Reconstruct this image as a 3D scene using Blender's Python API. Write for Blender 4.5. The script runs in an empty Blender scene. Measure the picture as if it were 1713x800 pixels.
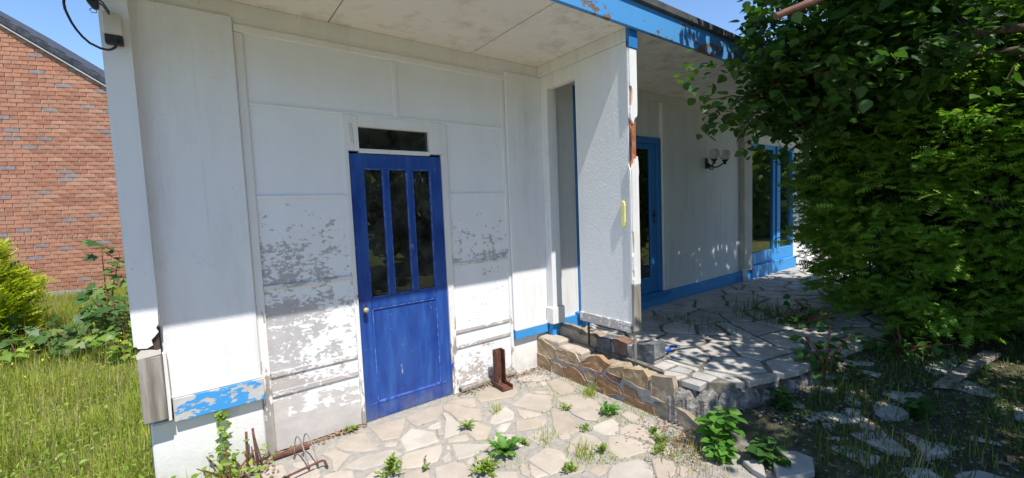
import bpy, bmesh, math, random
import numpy as np
from mathutils import Vector, Matrix

random.seed(7)
rng = np.random.default_rng(11)
scene = bpy.context.scene
col = scene.collection

# ------------------------------------------------------------------ camera
cam_data = bpy.data.cameras.new('camera')
cam = bpy.data.objects.new('camera', cam_data)
col.objects.link(cam)
cam_data.sensor_fit = 'HORIZONTAL'
cam_data.sensor_width = 36.0
cam_data.lens = 36.0 * 709.4 / 1713.0
cam_data.clip_start = 0.05
cam_data.clip_end = 2000
CR = (0.79887874, -0.6001415, -0.04028582)
CU = (0.07507046, 0.03302904, 0.99663108)
CF = (0.59678907, 0.79921165, -0.07143909)
CP = (0.0, -3.21, 1.5915)
cam.matrix_world = Matrix(((CR[0], CU[0], -CF[0], CP[0]), (CR[1], CU[1], -CF[1], CP[1]),
                           (CR[2], CU[2], -CF[2], CP[2]), (0, 0, 0, 1)))
scene.camera = cam

# ------------------------------------------------------------------ light
SUN = Vector((0.14, 1.0, -1.757)).normalized()      # direction the light travels
sun_el = math.asin(-SUN.z)
sun_az = math.atan2(-SUN.x, -SUN.y)
world = bpy.data.worlds.new('World')
scene.world = world
world.use_nodes = True
wn = world.node_tree
wn.nodes.clear()
wo = wn.nodes.new('ShaderNodeOutputWorld')
wb = wn.nodes.new('ShaderNodeBackground')
ws = wn.nodes.new('ShaderNodeTexSky')
ws.sky_type = 'NISHITA'
ws.sun_disc = False
ws.sun_elevation = sun_el
ws.sun_rotation = sun_az
ws.air_density = 1.0
ws.dust_density = 0.0
ws.ozone_density = 6.0
wb.inputs['Strength'].default_value = 0.112
wn.links.new(ws.outputs[0], wb.inputs[0])
wn.links.new(wb.outputs[0], wo.inputs[0])
sl = bpy.data.lights.new('sun', 'SUN')
sl.energy = 3.0
sl.angle = math.radians(0.53)
sl.color = (1.0, 0.955, 0.89)
so = bpy.data.objects.new('sun', sl)
so.rotation_euler = SUN.to_track_quat('-Z', 'Y').to_euler()
so.location = (-2, -10, 20)
col.objects.link(so)
vs = scene.view_settings
vs.view_transform = 'Standard'
vs.look = 'None'
vs.gamma = 1.0
vs.exposure = 1.06
vs.use_curve_mapping = False
scene.cycles.max_bounces = 8
scene.cycles.diffuse_bounces = 5
scene.cycles.transparent_max_bounces = 12
scene.cycles.sample_clamp_indirect = 6.0

# ------------------------------------------------------------------ materials
MATS = {}


class NT:
    def __init__(self, name):
        self.m = bpy.data.materials.new(name)
        self.m.use_nodes = True
        self.t = self.m.node_tree
        self.b = self.t.nodes['Principled BSDF']
        self.out = self.t.nodes['Material Output']
        MATS[name] = self.m

    def n(self, typ, **kw):
        nd = self.t.nodes.new(typ)
        for k, v in kw.items():
            setattr(nd, k, v)
        return nd

    def l(self, a, b):
        self.t.links.new(a, b)

    def coord(self, scale=(1, 1, 1), kind='Object'):
        tc = self.n('ShaderNodeTexCoord')
        mp = self.n('ShaderNodeMapping')
        mp.inputs['Scale'].default_value = scale
        self.l(tc.outputs[kind], mp.inputs['Vector'])
        return mp.outputs[0]

    def noise(self, scale, detail=4, rough=0.55, vec=None, dist=0.0):
        nd = self.n('ShaderNodeTexNoise')
        nd.inputs['Scale'].default_value = scale
        nd.inputs['Detail'].default_value = detail
        nd.inputs['Roughness'].default_value = rough
        nd.inputs['Distortion'].default_value = dist
        self.l(vec if vec is not None else self.coord(), nd.inputs['Vector'])
        return nd.outputs['Fac']

    def ramp(self, fac, stops, interp='LINEAR'):
        r = self.n('ShaderNodeValToRGB')
        r.color_ramp.interpolation = interp
        e = r.color_ramp.elements
        while len(e) < len(stops):
            e.new(0.5)
        for el, (p, c) in zip(e, stops):
            el.position = p
            el.color = (c[0], c[1], c[2], 1) if isinstance(c, (tuple, list)) else (c, c, c, 1)
        self.l(fac, r.inputs[0])
        return r.outputs[0]

    def mix(self, fac, a, b, blend='MIX'):
        m = self.n('ShaderNodeMix', data_type='RGBA', blend_type=blend)
        for sock, v in ((m.inputs[0], fac), (m.inputs[6], a), (m.inputs[7], b)):
            if hasattr(v, 'is_linked') or hasattr(v, 'node'):
                self.l(v, sock)
            elif isinstance(v, (tuple, list)):
                sock.default_value = (v[0], v[1], v[2], 1)
            else:
                sock.default_value = v
        return m.outputs[2]

    def math(self, op, a, b=None, clamp=False):
        m = self.n('ShaderNodeMath', operation=op)
        m.use_clamp = clamp
        for i, v in enumerate((a, b)):
            if v is None:
                continue
            if hasattr(v, 'node'):
                self.l(v, m.inputs[i])
            else:
                m.inputs[i].default_value = v
        return m.outputs[0]

    def maprange(self, v, a, b, c, d, smooth=False):
        m = self.n('ShaderNodeMapRange')
        if smooth:
            m.interpolation_type = 'SMOOTHSTEP'
        self.l(v, m.inputs[0])
        for i, x in enumerate((a, b, c, d)):
            m.inputs[i + 1].default_value = x
        return m.outputs[0]

    def sep(self, vec):
        s = self.n('ShaderNodeSeparateXYZ')
        self.l(vec, s.inputs[0])
        return s.outputs

    def bump(self, h, strength=0.3, dist=0.01, prev=None):
        b = self.n('ShaderNodeBump')
        b.inputs['Strength'].default_value = strength
        b.inputs['Distance'].default_value = dist
        self.l(h, b.inputs['Height'])
        if prev is not None:
            self.l(prev, b.inputs['Normal'])
        self.l(b.outputs[0], self.b.inputs['Normal'])
        return b.outputs[0]

    def color(self, c):
        if hasattr(c, 'node'):
            self.l(c, self.b.inputs['Base Color'])
        else:
            self.b.inputs['Base Color'].default_value = (c[0], c[1], c[2], 1)

    def rough(self, r, spec=0.3):
        if hasattr(r, 'node'):
            self.l(r, self.b.inputs['Roughness'])
        else:
            self.b.inputs['Roughness'].default_value = r
        self.b.inputs['Specular IOR Level'].default_value = spec


def mat_mottle(name, c1, c2, scale=6, rough=0.8, bscale=80, bstr=0.3, bdist=0.004, spec=0.25, detail=5, stretch=(1, 1, 1), lo=0.35, hi=0.65, per_island=0.0):
    t = NT(name)
    v = t.coord(stretch)
    f = t.noise(scale, detail, 0.6, v)
    c = t.ramp(f, [(lo, c1), (hi, c2)])
    if per_island:
        g = t.n('ShaderNodeObjectInfo')
        k = t.maprange(g.outputs['Random'], 0, 1, 1 - per_island, 1 + per_island)
        c = t.mix(1.0, c, k, 'MULTIPLY')
    t.color(c)
    t.rough(rough, spec)
    t.bump(t.noise(bscale, 4, 0.6, v), bstr, bdist)
    return t.m


def mat_flag(name, c1, c2, stain, amt):
    t = NT(name)
    v = t.coord()
    c = t.ramp(t.noise(5, 6, 0.62, v), [(0.33, c1), (0.66, c2)])
    st = t.ramp(t.noise(3.2, 6, 0.68, v, .6), [(0.50, 0.0), (0.72, 1.0)])
    c = t.mix(t.math('MULTIPLY', st, amt), c, stain)
    pit = t.ramp(t.noise(55, 3, 0.6, v), [(0.66, 0.0), (0.72, 1.0)])
    c = t.mix(t.math('MULTIPLY', pit, 0.4), c, (stain[0] * .6, stain[1] * .6, stain[2] * .6))
    g = t.n('ShaderNodeObjectInfo')
    c = t.mix(1.0, c, t.maprange(g.outputs['Random'], 0, 1, .90, 1.08), 'MULTIPLY')
    t.color(c)
    t.rough(0.85, 0.22)
    n1 = t.bump(t.noise(60, 4, 0.65, v), 0.5, 0.004)
    t.bump(t.noise(9, 4, 0.55, v), 0.5, 0.012, n1)
    return t.m


def mat_stucco(name, base=(0.80, 0.80, 0.805), dirt=(0.47, 0.46, 0.44), amount=0.7, bstr=0.55, bscale=120, top=None):
    t = NT(name)
    v = t.coord()
    streak = t.noise(3.0, 6, 0.62, t.coord((1.6, 1.6, 0.28)))
    blot = t.noise(2.2, 5, 0.6, v)
    f = t.math('MULTIPLY', t.ramp(streak, [(0.48, 0.0), (0.78, 1.0)]), t.ramp(blot, [(0.35, 0.15), (0.7, 1.0)]))
    f = t.math('MULTIPLY', f, amount)
    c = t.mix(f, base, dirt)
    drip = t.ramp(t.noise(5.5, 4, 0.6, t.coord((2.2, 2.2, 0.07))), [(0.56, 0.0), (0.68, 1.0)])
    drip = t.math('MULTIPLY', drip, t.ramp(t.noise(1.3, 3, 0.5, v), [(0.42, 0.0), (0.62, 1.0)]))
    c = t.mix(t.math('MULTIPLY', drip, 0.30 * min(1.0, amount * 1.5)), c, (0.36, 0.35, 0.33))
    zz = t.sep(v)[2]
    splash = t.math('MULTIPLY', t.maprange(zz, 0.0, 0.28, 1, 0, True), t.ramp(t.noise(7, 5, 0.65, v), [(0.3, 0.0), (0.65, 1.0)]))
    c = t.mix(t.math('MULTIPLY', splash, 0.55), c, (0.40, 0.34, 0.26))
    crk = t.n('ShaderNodeTexVoronoi', feature='DISTANCE_TO_EDGE')
    crk.inputs['Scale'].default_value = 1.6
    wv = t.n('ShaderNodeVectorMath', operation='ADD')
    nz = t.n('ShaderNodeTexNoise')
    nz.inputs['Scale'].default_value = 4
    t.l(v, nz.inputs['Vector'])
    sc_ = t.n('ShaderNodeVectorMath', operation='SCALE')
    sc_.inputs['Scale'].default_value = 0.45
    t.l(nz.outputs['Color'], sc_.inputs[0])
    t.l(v, wv.inputs[0])
    t.l(sc_.outputs[0], wv.inputs[1])
    t.l(wv.outputs[0], crk.inputs['Vector'])
    cm_ = t.math('MULTIPLY', t.maprange(crk.outputs['Distance'], 0.0, 0.006, 1, 0), t.ramp(t.noise(1.7, 3, 0.5, v), [(0.54, 0.0), (0.62, 1.0)]))
    c = t.mix(t.math('MULTIPLY', cm_, 0.22), c, (0.25, 0.24, 0.22))
    spk = t.ramp(t.noise(60, 2, 0.5, v), [(0.735, 0.0), (0.76, 1.0)])
    c = t.mix(t.math('MULTIPLY', spk, 0.55), c, (0.22, 0.2, 0.18))
    tone = t.ramp(t.noise(0.9, 3, 0.5, v), [(0.3, (0.93, 0.94, 0.95)), (0.7, (1.0, 0.99, 0.97))])
    c = t.mix(1.0, c, tone, 'MULTIPLY')
    t.color(c)
    t.rough(0.85, 0.2)
    n1 = t.bump(t.noise(bscale, 3, 0.6, v), bstr, 0.004)
    t.bump(t.noise(7, 3, 0.5, v), 0.25, 0.01, n1)
    return t.m


def mat_peel(name, paint, under1, under2, z0, z1, t0, t1, scale=23, stretch=(0.75, 1, 1.2), xgrad=0.0, x0=0.0, x1=1.0, dirt=0.15):
    """Old paint flaking off grey board; share of bare board goes from t0 (at z0) to t1 (at z1)."""
    t = NT(name)
    v = t.coord(stretch)
    raw = t.coord()
    s = t.sep(raw)
    n = t.noise(scale * 1.5, 6, 0.62, v, 0.25)
    big = t.noise(scale * .33, 4, 0.55, v, 0.4)
    wide = t.noise(2.3, 2, 0.5, v)
    n = t.math('ADD', t.math('MULTIPLY', n, 0.45), t.math('ADD', t.math('MULTIPLY', big, 0.37), t.math('MULTIPLY', wide, 0.18)))
    thr = t.maprange(s[2], z0, z1, t0, t1)
    if xgrad:
        thr = t.math('ADD', thr, t.maprange(s[0], x0, x1, -xgrad, xgrad))
    d = t.math('SUBTRACT', n, thr)
    mask = t.maprange(d, -0.008, 0.010, 0, 1)
    under = t.ramp(t.noise(9, 6, 0.65, v), [(0.3, under1), (0.7, under2)])
    grime = t.ramp(t.noise(4, 5, 0.6, t.coord((1, 1, 0.5))), [(0.4, 0.0), (0.75, 1.0)])
    pc = t.mix(t.math('MULTIPLY', grime, dirt), paint, (paint[0] * .6, paint[1] * .58, paint[2] * .55))
    hair = t.ramp(t.noise(95, 3, 0.6, v), [(0.70, 0.0), (0.73, 1.0)])
    pc = t.mix(t.math('MULTIPLY', hair, 0.35), pc, under1)
    t.color(t.mix(mask, pc, under))
    t.rough(t.maprange(mask, 0, 1, 0.55, 0.9), 0.3)
    inv = t.math('SUBTRACT', 1.0, mask)
    n1 = t.bump(inv, 0.6, 0.0015)
    t.bump(t.noise(130, 3, 0.6, v), 0.18, 0.002, n1)
    return t.m


def mat_leaf(name, dark, mid, light, trans=0.35, rough=0.45, spec=0.35):
    t = NT(name)
    g = t.n('ShaderNodeNewGeometry')
    c = t.ramp(g.outputs['Random Per Island'], [(0.0, dark), (0.55, mid), (1.0, light)])
    pn = t.noise(1.3, 3, 0.5)
    c = t.mix(1.0, c, t.ramp(pn, [(0.3, (0.78, 0.82, 0.75)), (0.7, (1.12, 1.08, 1.0))]), 'MULTIPLY')
    t.color(c)
    t.rough(rough, spec)
    tr = t.n('ShaderNodeBsdfTranslucent')
    t.l(t.mix(1.0, c, (1.25, 1.35, 0.6), 'MULTIPLY'), tr.inputs['Color'])
    mx = t.n('ShaderNodeMixShader')
    mx.inputs[0].default_value = trans
    t.l(t.b.outputs[0], mx.inputs[1])
    t.l(tr.outputs[0], mx.inputs[2])
    t.l(mx.outputs[0], t.out.inputs['Surface'])
    return t.m


def mat_glass(name, tint=(0.9, 0.95, 0.95), dirt=0.05):
    t = NT(name)
    tp = t.n('ShaderNodeBsdfTransparent')
    tp.inputs[0].default_value = (*tint, 1)
    gl = t.n('ShaderNodeBsdfGlossy')
    gl.inputs['Roughness'].default_value = 0.015
    bp = t.n('ShaderNodeBump')
    bp.inputs['Strength'].default_value = 0.06
    bp.inputs['Distance'].default_value = 0.01
    t.l(t.noise(5, 2, 0.5), bp.inputs['Height'])
    t.l(bp.outputs[0], gl.inputs['Normal'])
    fr = t.n('ShaderNodeFresnel')
    fr.inputs['IOR'].default_value = 1.6
    f = t.math('MULTIPLY', fr.outputs[0], 2.2, True)
    m1 = t.n('ShaderNodeMixShader')
    t.l(f, m1.inputs[0])
    t.l(tp.outputs[0], m1.inputs[1])
    t.l(gl.outputs[0], m1.inputs[2])
    df = t.n('ShaderNodeBsdfDiffuse')
    df.inputs[0].default_value = (0.45, 0.44, 0.40, 1)
    m2 = t.n('ShaderNodeMixShader')
    t.l(t.math('MULTIPLY', t.ramp(t.noise(6, 6, 0.7), [(0.4, 0.1), (0.8, 1.0)]), dirt), m2.inputs[0])  # pale film for dirt; a high value imitates hazy reflections
    t.l(m1.outputs[0], m2.inputs[1])
    t.l(df.outputs[0], m2.inputs[2])
    t.l(m2.outputs[0], t.out.inputs['Surface'])
    return t.m


WHITE = (0.79, 0.80, 0.815)
G1, G2 = (0.40, 0.38, 0.38), (0.51, 0.485, 0.475)
mat_stucco('stucco')
mat_stucco('stucco_pier', bstr=0.9, bscale=70, amount=0.25)
mat_stucco('stucco_shade', base=(0.76, 0.765, 0.77), amount=0.75)
mat_stucco('soffit', base=(0.82, 0.78, 0.71), dirt=(0.34, 0.27, 0.20), amount=1.0, bstr=0.2)
mat_stucco('trim', base=(0.80, 0.79, 0.77), dirt=(0.5, 0.48, 0.44), amount=0.5, bstr=0.1)
mat_stucco('plinth', base=(0.82, 0.81, 0.79), dirt=(0.5, 0.46, 0.4), amount=0.6, bstr=0.5, bscale=50)
mat_peel('peel_none', WHITE, G1, G2, 1.7, 2.35, 0.66, 0.80)
mat_peel('peel_l3', WHITE, G1, G2, 1.13, 1.73, 0.485, 0.585, xgrad=0.03, x0=.3, x1=.9)
mat_peel('peel_l4', WHITE, G1, G2, 0.54, 1.13, 0.48, 0.525, xgrad=0.03, x0=.3, x1=.9)
mat_peel('peel_l5', WHITE, (0.40, 0.36, 0.34), (0.5, 0.46, 0.43), 0.40, 0.54, 0.47, 0.50, xgrad=0.05, x0=.3, x1=.9, dirt=.5)
mat_peel('peel_l6', WHITE, (0.46, 0.43, 0.41), (0.60, 0.56, 0.53), 0.0, 0.40, 0.44, 0.48, scale=10, xgrad=0.03, x0=.3, x1=.9)
mat_peel('peel_r3', WHITE, G1, G2, 1.13, 1.73, 0.505, 0.60)
mat_peel('peel_r4', WHITE, G1, G2, 0.54, 1.13, 0.615, 0.585)
mat_peel('peel_r6', WHITE, (0.40, 0.36, 0.33), (0.52, 0.47, 0.43), 0.0, 0.40, 0.49, 0.58)
mat_peel('batten_clean', WHITE, G1, G2, 1.5, 2.4, 0.62, 0.80, scale=22)
mat_peel('batten_worn', (0.7, 0.69, 0.67), G1, (0.46, 0.42, 0.37), 0.0, 1.8, 0.42, 0.60, scale=20)
mat_peel('batten_v', (0.74, 0.73, 0.71), (0.25, 0.23, 0.21), (0.42, 0.38, 0.33), 0.0, 2.2, 0.46, 0.70, scale=18, stretch=(1, 1, .35))
mat_peel('skirt_blue', (0.055, 0.31, 0.68), (0.42, 0.41, 0.40), (0.56, 0.55, 0.53), 0.41, 0.56, 0.505, 0.515, scale=9, stretch=(1, 1, 1.6))
mat_peel('skirt_blue_clean', (0.05, 0.28, 0.62), (0.42, 0.41, 0.40), (0.5, 0.49, 0.48), 0.2, 0.56, 0.68, 0.72, scale=7)
mat_peel('fascia_blue', (0.085, 0.31, 0.64), (0.10, 0.055, 0.035), (0.27, 0.19, 0.13), 2.93, 3.13, 0.535, 0.575, scale=10, stretch=(.7, 1, 1.4))
mat_peel('frame_blue', (0.03, 0.19, 0.48), (0.3, 0.3, 0.3), (0.4, 0.4, 0.4), 0.3, 2.4, 0.70, 0.72, scale=12)


def mat_door():
    t = NT('door_blue')
    v = t.coord((1, 1, 0.16))
    st = t.noise(16, 6, 0.62, v, 0.3)
    c = t.ramp(st, [(0.32, (0.008, 0.035, 0.20)), (0.52, (0.014, 0.062, 0.29)), (0.74, (0.03, 0.11, 0.37))])
    sp = t.ramp(t.noise(48, 3, 0.5, t.coord((1, 1, .6))), [(0.735, 0.0), (0.75, 1.0)])
    c = t.mix(t.math('MULTIPLY', sp, 0.6), c, (0.45, 0.46, 0.5))
    fade = t.ramp(t.noise(2.6, 5, 0.6, t.coord((1, 1, .5))), [(0.42, 0.0), (0.72, 1.0)])
    c = t.mix(t.math('MULTIPLY', fade, 0.35), c, (0.05, 0.13, 0.36))
    zz = t.sep(t.coord())[2]
    grime = t.math('MULTIPLY', t.maprange(zz, 0.0, 0.22, 1, 0, True), t.ramp(t.noise(9, 6, 0.7), [(0.35, 0.0), (0.65, 1.0)]))
    c = t.mix(t.math('MULTIPLY', grime, 0.5), c, (0.20, 0.185, 0.17))
    chip = t.ramp(t.noise(26, 5, 0.65, t.coord((1, 1, .45)), .3), [(0.68, 0.0), (0.70, 1.0)])
    c = t.mix(t.math('MULTIPLY', chip, 0.75), c, (0.34, 0.36, 0.40))
    t.color(c)
    t.rough(t.ramp(t.noise(8, 4, 0.6), [(0.3, 0.30), (0.7, 0.5)]), 0.4)
    n1 = t.bump(t.noise(60, 4, 0.6, v), 0.25, 0.002)
    t.bump(t.noise(9, 3, 0.5, v), 0.2, 0.004, n1)


mat_door()
mat_mottle('door_edge_worn', (0.02, 0.09, 0.42), (0.22, 0.30, 0.55), 30, 0.5, lo=.45, hi=.75)
mat_mottle('wood_grey', (0.17, 0.15, 0.125), (0.36, 0.33, 0.29), 9, 0.9, 40, 0.6, 0.004, stretch=(3, 3, 0.22))
mat_mottle('wood_dark', (0.05, 0.035, 0.028), (0.13, 0.09, 0.07), 12, 0.95, 40, 0.7, 0.006)
mat_mottle('terracotta', (0.30, 0.10, 0.045), (0.46, 0.20, 0.11), 18, 0.95, 60, 0.8, 0.006)
mat_mottle('rust', (0.075, 0.028, 0.020), (0.17, 0.070, 0.045), 20, 0.75, 90, 0.4, 0.002, spec=.35)
mat_mottle('rust_dark', (0.05, 0.032, 0.028), (0.12, 0.075, 0.06), 30, 0.7, 120, 0.4, 0.002, spec=.35)
mat_mottle('steel_wire', (0.16, 0.14, 0.13), (0.30, 0.27, 0.25), 30, 0.5, 120, 0.3, 0.001, spec=.5)
mat_mottle('roof_edge', (0.05, 0.05, 0.055), (0.12, 0.12, 0.12), 6, 0.75, 60, .3, .003)
mat_mottle('roof_felt', (0.04, 0.04, 0.045), (0.09, 0.09, 0.09), 6, 0.95, 60, .5, .005)
mat_mottle('interior', (0.10, 0.09, 0.08), (0.16, 0.15, 0.13), 3, 0.9)
mat_mottle('curtain', (0.50, 0.48, 0.45), (0.62, 0.60, 0.56), 6, 0.9, stretch=(4, 4, .3))
mat_mottle('pilaster_grey', (0.44, 0.42, 0.38), (0.54, 0.52, 0.47), 3, 0.8, 90, .3)
mat_mottle('black_iron', (0.012, 0.012, 0.012), (0.03, 0.03, 0.03), 30, 0.5, 90, .2, .001, spec=.4)
mat_mottle('black_rubber', (0.012, 0.013, 0.016), (0.025, 0.026, 0.03), 30, 0.55, spec=.4)
mat_mottle('box_cream', (0.56, 0.52, 0.44), (0.64, 0.60, 0.52), 8, 0.6)
mat_mottle('yellow_foam', (0.75, 0.66, 0.20), (0.85, 0.78, 0.36), 25, 0.85, 140, .5, .003)
mat_mottle('blue_plastic', (0.01, 0.06, 0.42), (0.02, 0.10, 0.55), 20, 0.45, spec=.4)
mat_mottle('brass', (0.36, 0.30, 0.15), (0.5, 0.42, 0.22), 30, 0.4, spec=.6)
mat_mottle('mortar_light', (0.31, 0.285, 0.25), (0.41, 0.375, 0.33), 22, 0.95, 120, .9, .008)
mat_mottle('mortar_dark', (0.12, 0.11, 0.085), (0.25, 0.23, 0.19), 14, 0.95, 90, .9, .01)
mat_mottle('mortar_wall', (0.30, 0.29, 0.28), (0.44, 0.425, 0.41), 18, 0.95, 80, .9, .012)
mat_mottle('concrete_broken', (0.13, 0.12, 0.11), (0.36, 0.34, 0.31), 14, 0.97, 40, 1.0, .03)
FLAGM = [mat_flag('flag_%d' % i, a, b, (0.30, 0.255, 0.20), .45) for i, (a, b) in enumerate([
    ((0.41, 0.35, 0.285), (0.48, 0.42, 0.355)), ((0.43, 0.38, 0.32), (0.50, 0.45, 0.39)), ((0.39, 0.325, 0.26), (0.46, 0.395, 0.325))])]
FLAGT = [mat_flag('flagt_%d' % i, a, b, (0.16, 0.16, 0.12), .6) for i, (a, b) in enumerate([
    ((0.42, 0.395, 0.36), (0.56, 0.53, 0.49)), ((0.39, 0.36, 0.325), (0.52, 0.485, 0.44)), ((0.35, 0.335, 0.31), (0.48, 0.46, 0.43))])]
STONEM = [mat_mottle('stone_%d' % i, a, b, 11, 0.85, 35, .8, .012, detail=7) for i, (a, b) in enumerate([
    ((0.32, 0.22, 0.125), (0.50, 0.38, 0.25)), ((0.29, 0.155, 0.08), (0.44, 0.27, 0.155)), ((0.26, 0.205, 0.145), (0.42, 0.345, 0.26)),
    ((0.13, 0.075, 0.055), (0.27, 0.175, 0.13)), ((0.085, 0.095, 0.105), (0.24, 0.245, 0.24))])]
BRICKM = [mat_mottle('brick_%d' % i, a, b, 14, 0.9, 70, .5, .004, per_island=.12) for i, (a, b) in enumerate([
    ((0.35, 0.15, 0.09), (0.44, 0.21, 0.135)), ((0.38, 0.18, 0.115), (0.47, 0.25, 0.17)), ((0.31, 0.13, 0.08), (0.40, 0.18, 0.115)), ((0.22, 0.175, 0.175), (0.33, 0.25, 0.23))])]
mat_mottle('brick_mortar', (0.40, 0.34, 0.25), (0.52, 0.45, 0.34), 20, 0.95)
mat_mottle('tile_slate', (0.035, 0.035, 0.042), (0.075, 0.075, 0.085), 9, 0.6, 40, .3, .004, per_island=.15)
mat_mottle('bargeboard', (0.5, 0.5, 0.5), (0.6, 0.6, 0.6), 5, 0.6)
mat_mottle('bark', (0.07, 0.055, 0.04), (0.16, 0.13, 0.10), 14, 0.95, 40, .9, .01, stretch=(2, 2, .5))
mat_mottle('pole_brown', (0.12, 0.055, 0.04), (0.22, 0.11, 0.075), 10, 0.7, 60, .5, .004)
mat_mottle('litter', (0.16, 0.085, 0.045), (0.36, 0.24, 0.14), 40, 0.9)
mat_mottle('gravel_mat', (0.12, 0.115, 0.105), (0.30, 0.29, 0.27), 30, 0.95)
mat_mottle('stem_green', (0.10, 0.14, 0.03), (0.17, 0.20, 0.06), 20, 0.7)
mat_mottle('stem_red', (0.16, 0.06, 0.04), (0.22, 0.12, 0.06), 20, 0.7)
mat_leaf('leaf_lime', (0.04, 0.105, 0.02), (0.065, 0.15, 0.028), (0.11, 0.21, 0.04), .42)
mat_leaf('leaf_yew', (0.13, 0.28, 0.035), (0.20, 0.38, 0.05), (0.30, 0.48, 0.075), .45)
mat_leaf('leaf_yew_inner', (0.010, 0.026, 0.007), (0.016, 0.038, 0.009), (0.022, 0.05, 0.012), .12)  # old inner leaves, coloured near black to stand for shade in the gaps
mat_leaf('leaf_gold', (0.24, 0.32, 0.012), (0.40, 0.46, 0.018), (0.54, 0.57, 0.04), .4)
mat_leaf('leaf_maple', (0.06, 0.13, 0.035), (0.10, 0.19, 0.055), (0.22, 0.29, 0.08), .35)
mat_leaf('leaf_weed', (0.15, 0.25, 0.03), (0.22, 0.34, 0.045), (0.34, 0.44, 0.09), .35)
mat_leaf('leaf_nettle', (0.08, 0.22, 0.03), (0.13, 0.31, 0.05), (0.20, 0.38, 0.08), .35)
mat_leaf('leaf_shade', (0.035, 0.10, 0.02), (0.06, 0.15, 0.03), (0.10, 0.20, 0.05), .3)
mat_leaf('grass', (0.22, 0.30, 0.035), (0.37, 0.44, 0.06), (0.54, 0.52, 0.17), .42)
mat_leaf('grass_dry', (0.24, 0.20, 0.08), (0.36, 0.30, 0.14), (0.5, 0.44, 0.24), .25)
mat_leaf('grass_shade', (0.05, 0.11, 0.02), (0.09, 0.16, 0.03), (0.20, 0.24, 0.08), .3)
mat_leaf('leaf_hedge', (0.08, 0.14, 0.02), (0.15, 0.23, 0.03), (0.24, 0.33, 0.05), .6)
mat_leaf('flower_yellow', (0.6, 0.42, 0.01), (0.7, 0.5, 0.01), (0.75, 0.6, 0.03), .2)
mat_glass('glass', (0.88, 0.92, 0.92), .05)
mat_glass('glass_dark', (0.42, 0.46, 0.46), .15)  # film thickened to imitate grey reflections in the door panes


def mat_globe():
    t = NT('globe')
    t.color((0.72, 0.72, 0.70))
    t.rough(0.25, 0.5)
    t.b.inputs['Transmission Weight'].default_value = 0.55
    w = t.n('ShaderNodeTexWave')
    w.inputs['Scale'].default_value = 22
    w.bands_direction = 'Z'
    t.l(t.coord(), w.inputs['Vector'])
    t.bump(w.outputs['Fac'], 0.5, 0.004)


mat_globe()


def mat_ground():
    t = NT('ground')
    v = t.coord()
    s = t.sep(v)
    n = t.noise(1.5, 6, 0.6, v)
    lawn = t.ramp(t.noise(9, 6, 0.65, v), [(0.3, (0.10, 0.12, 0.03)), (0.55, (0.18, 0.19, 0.055)), (0.75, (0.28, 0.24, 0.11))])
    soil = t.ramp(t.noise(16, 7, 0.65, v), [(0.3, (0.05, 0.045, 0.028)), (0.55, (0.10, 0.095, 0.06)), (0.75, (0.19, 0.175, 0.13))])
    x = t.math('ADD', s[0], t.math('MULTIPLY', t.math('SUBTRACT', n, 0.5), 1.2))
    m = t.math('MULTIPLY', t.maprange(x, 1.2, 2.6, 0, 1), t.maprange(x, 8.0, 10.0, 1, 0))
    far = t.maprange(s[1], -7.0, -4.6, 0, 1)
    m = t.math('MULTIPLY', m, far)
    t.color(t.mix(m, lawn, soil))
    t.rough(0.97, 0.1)
    t.bump(t.noise(30, 6, 0.7, v), 0.9, 0.03)


mat_ground()
M = MATS


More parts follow.
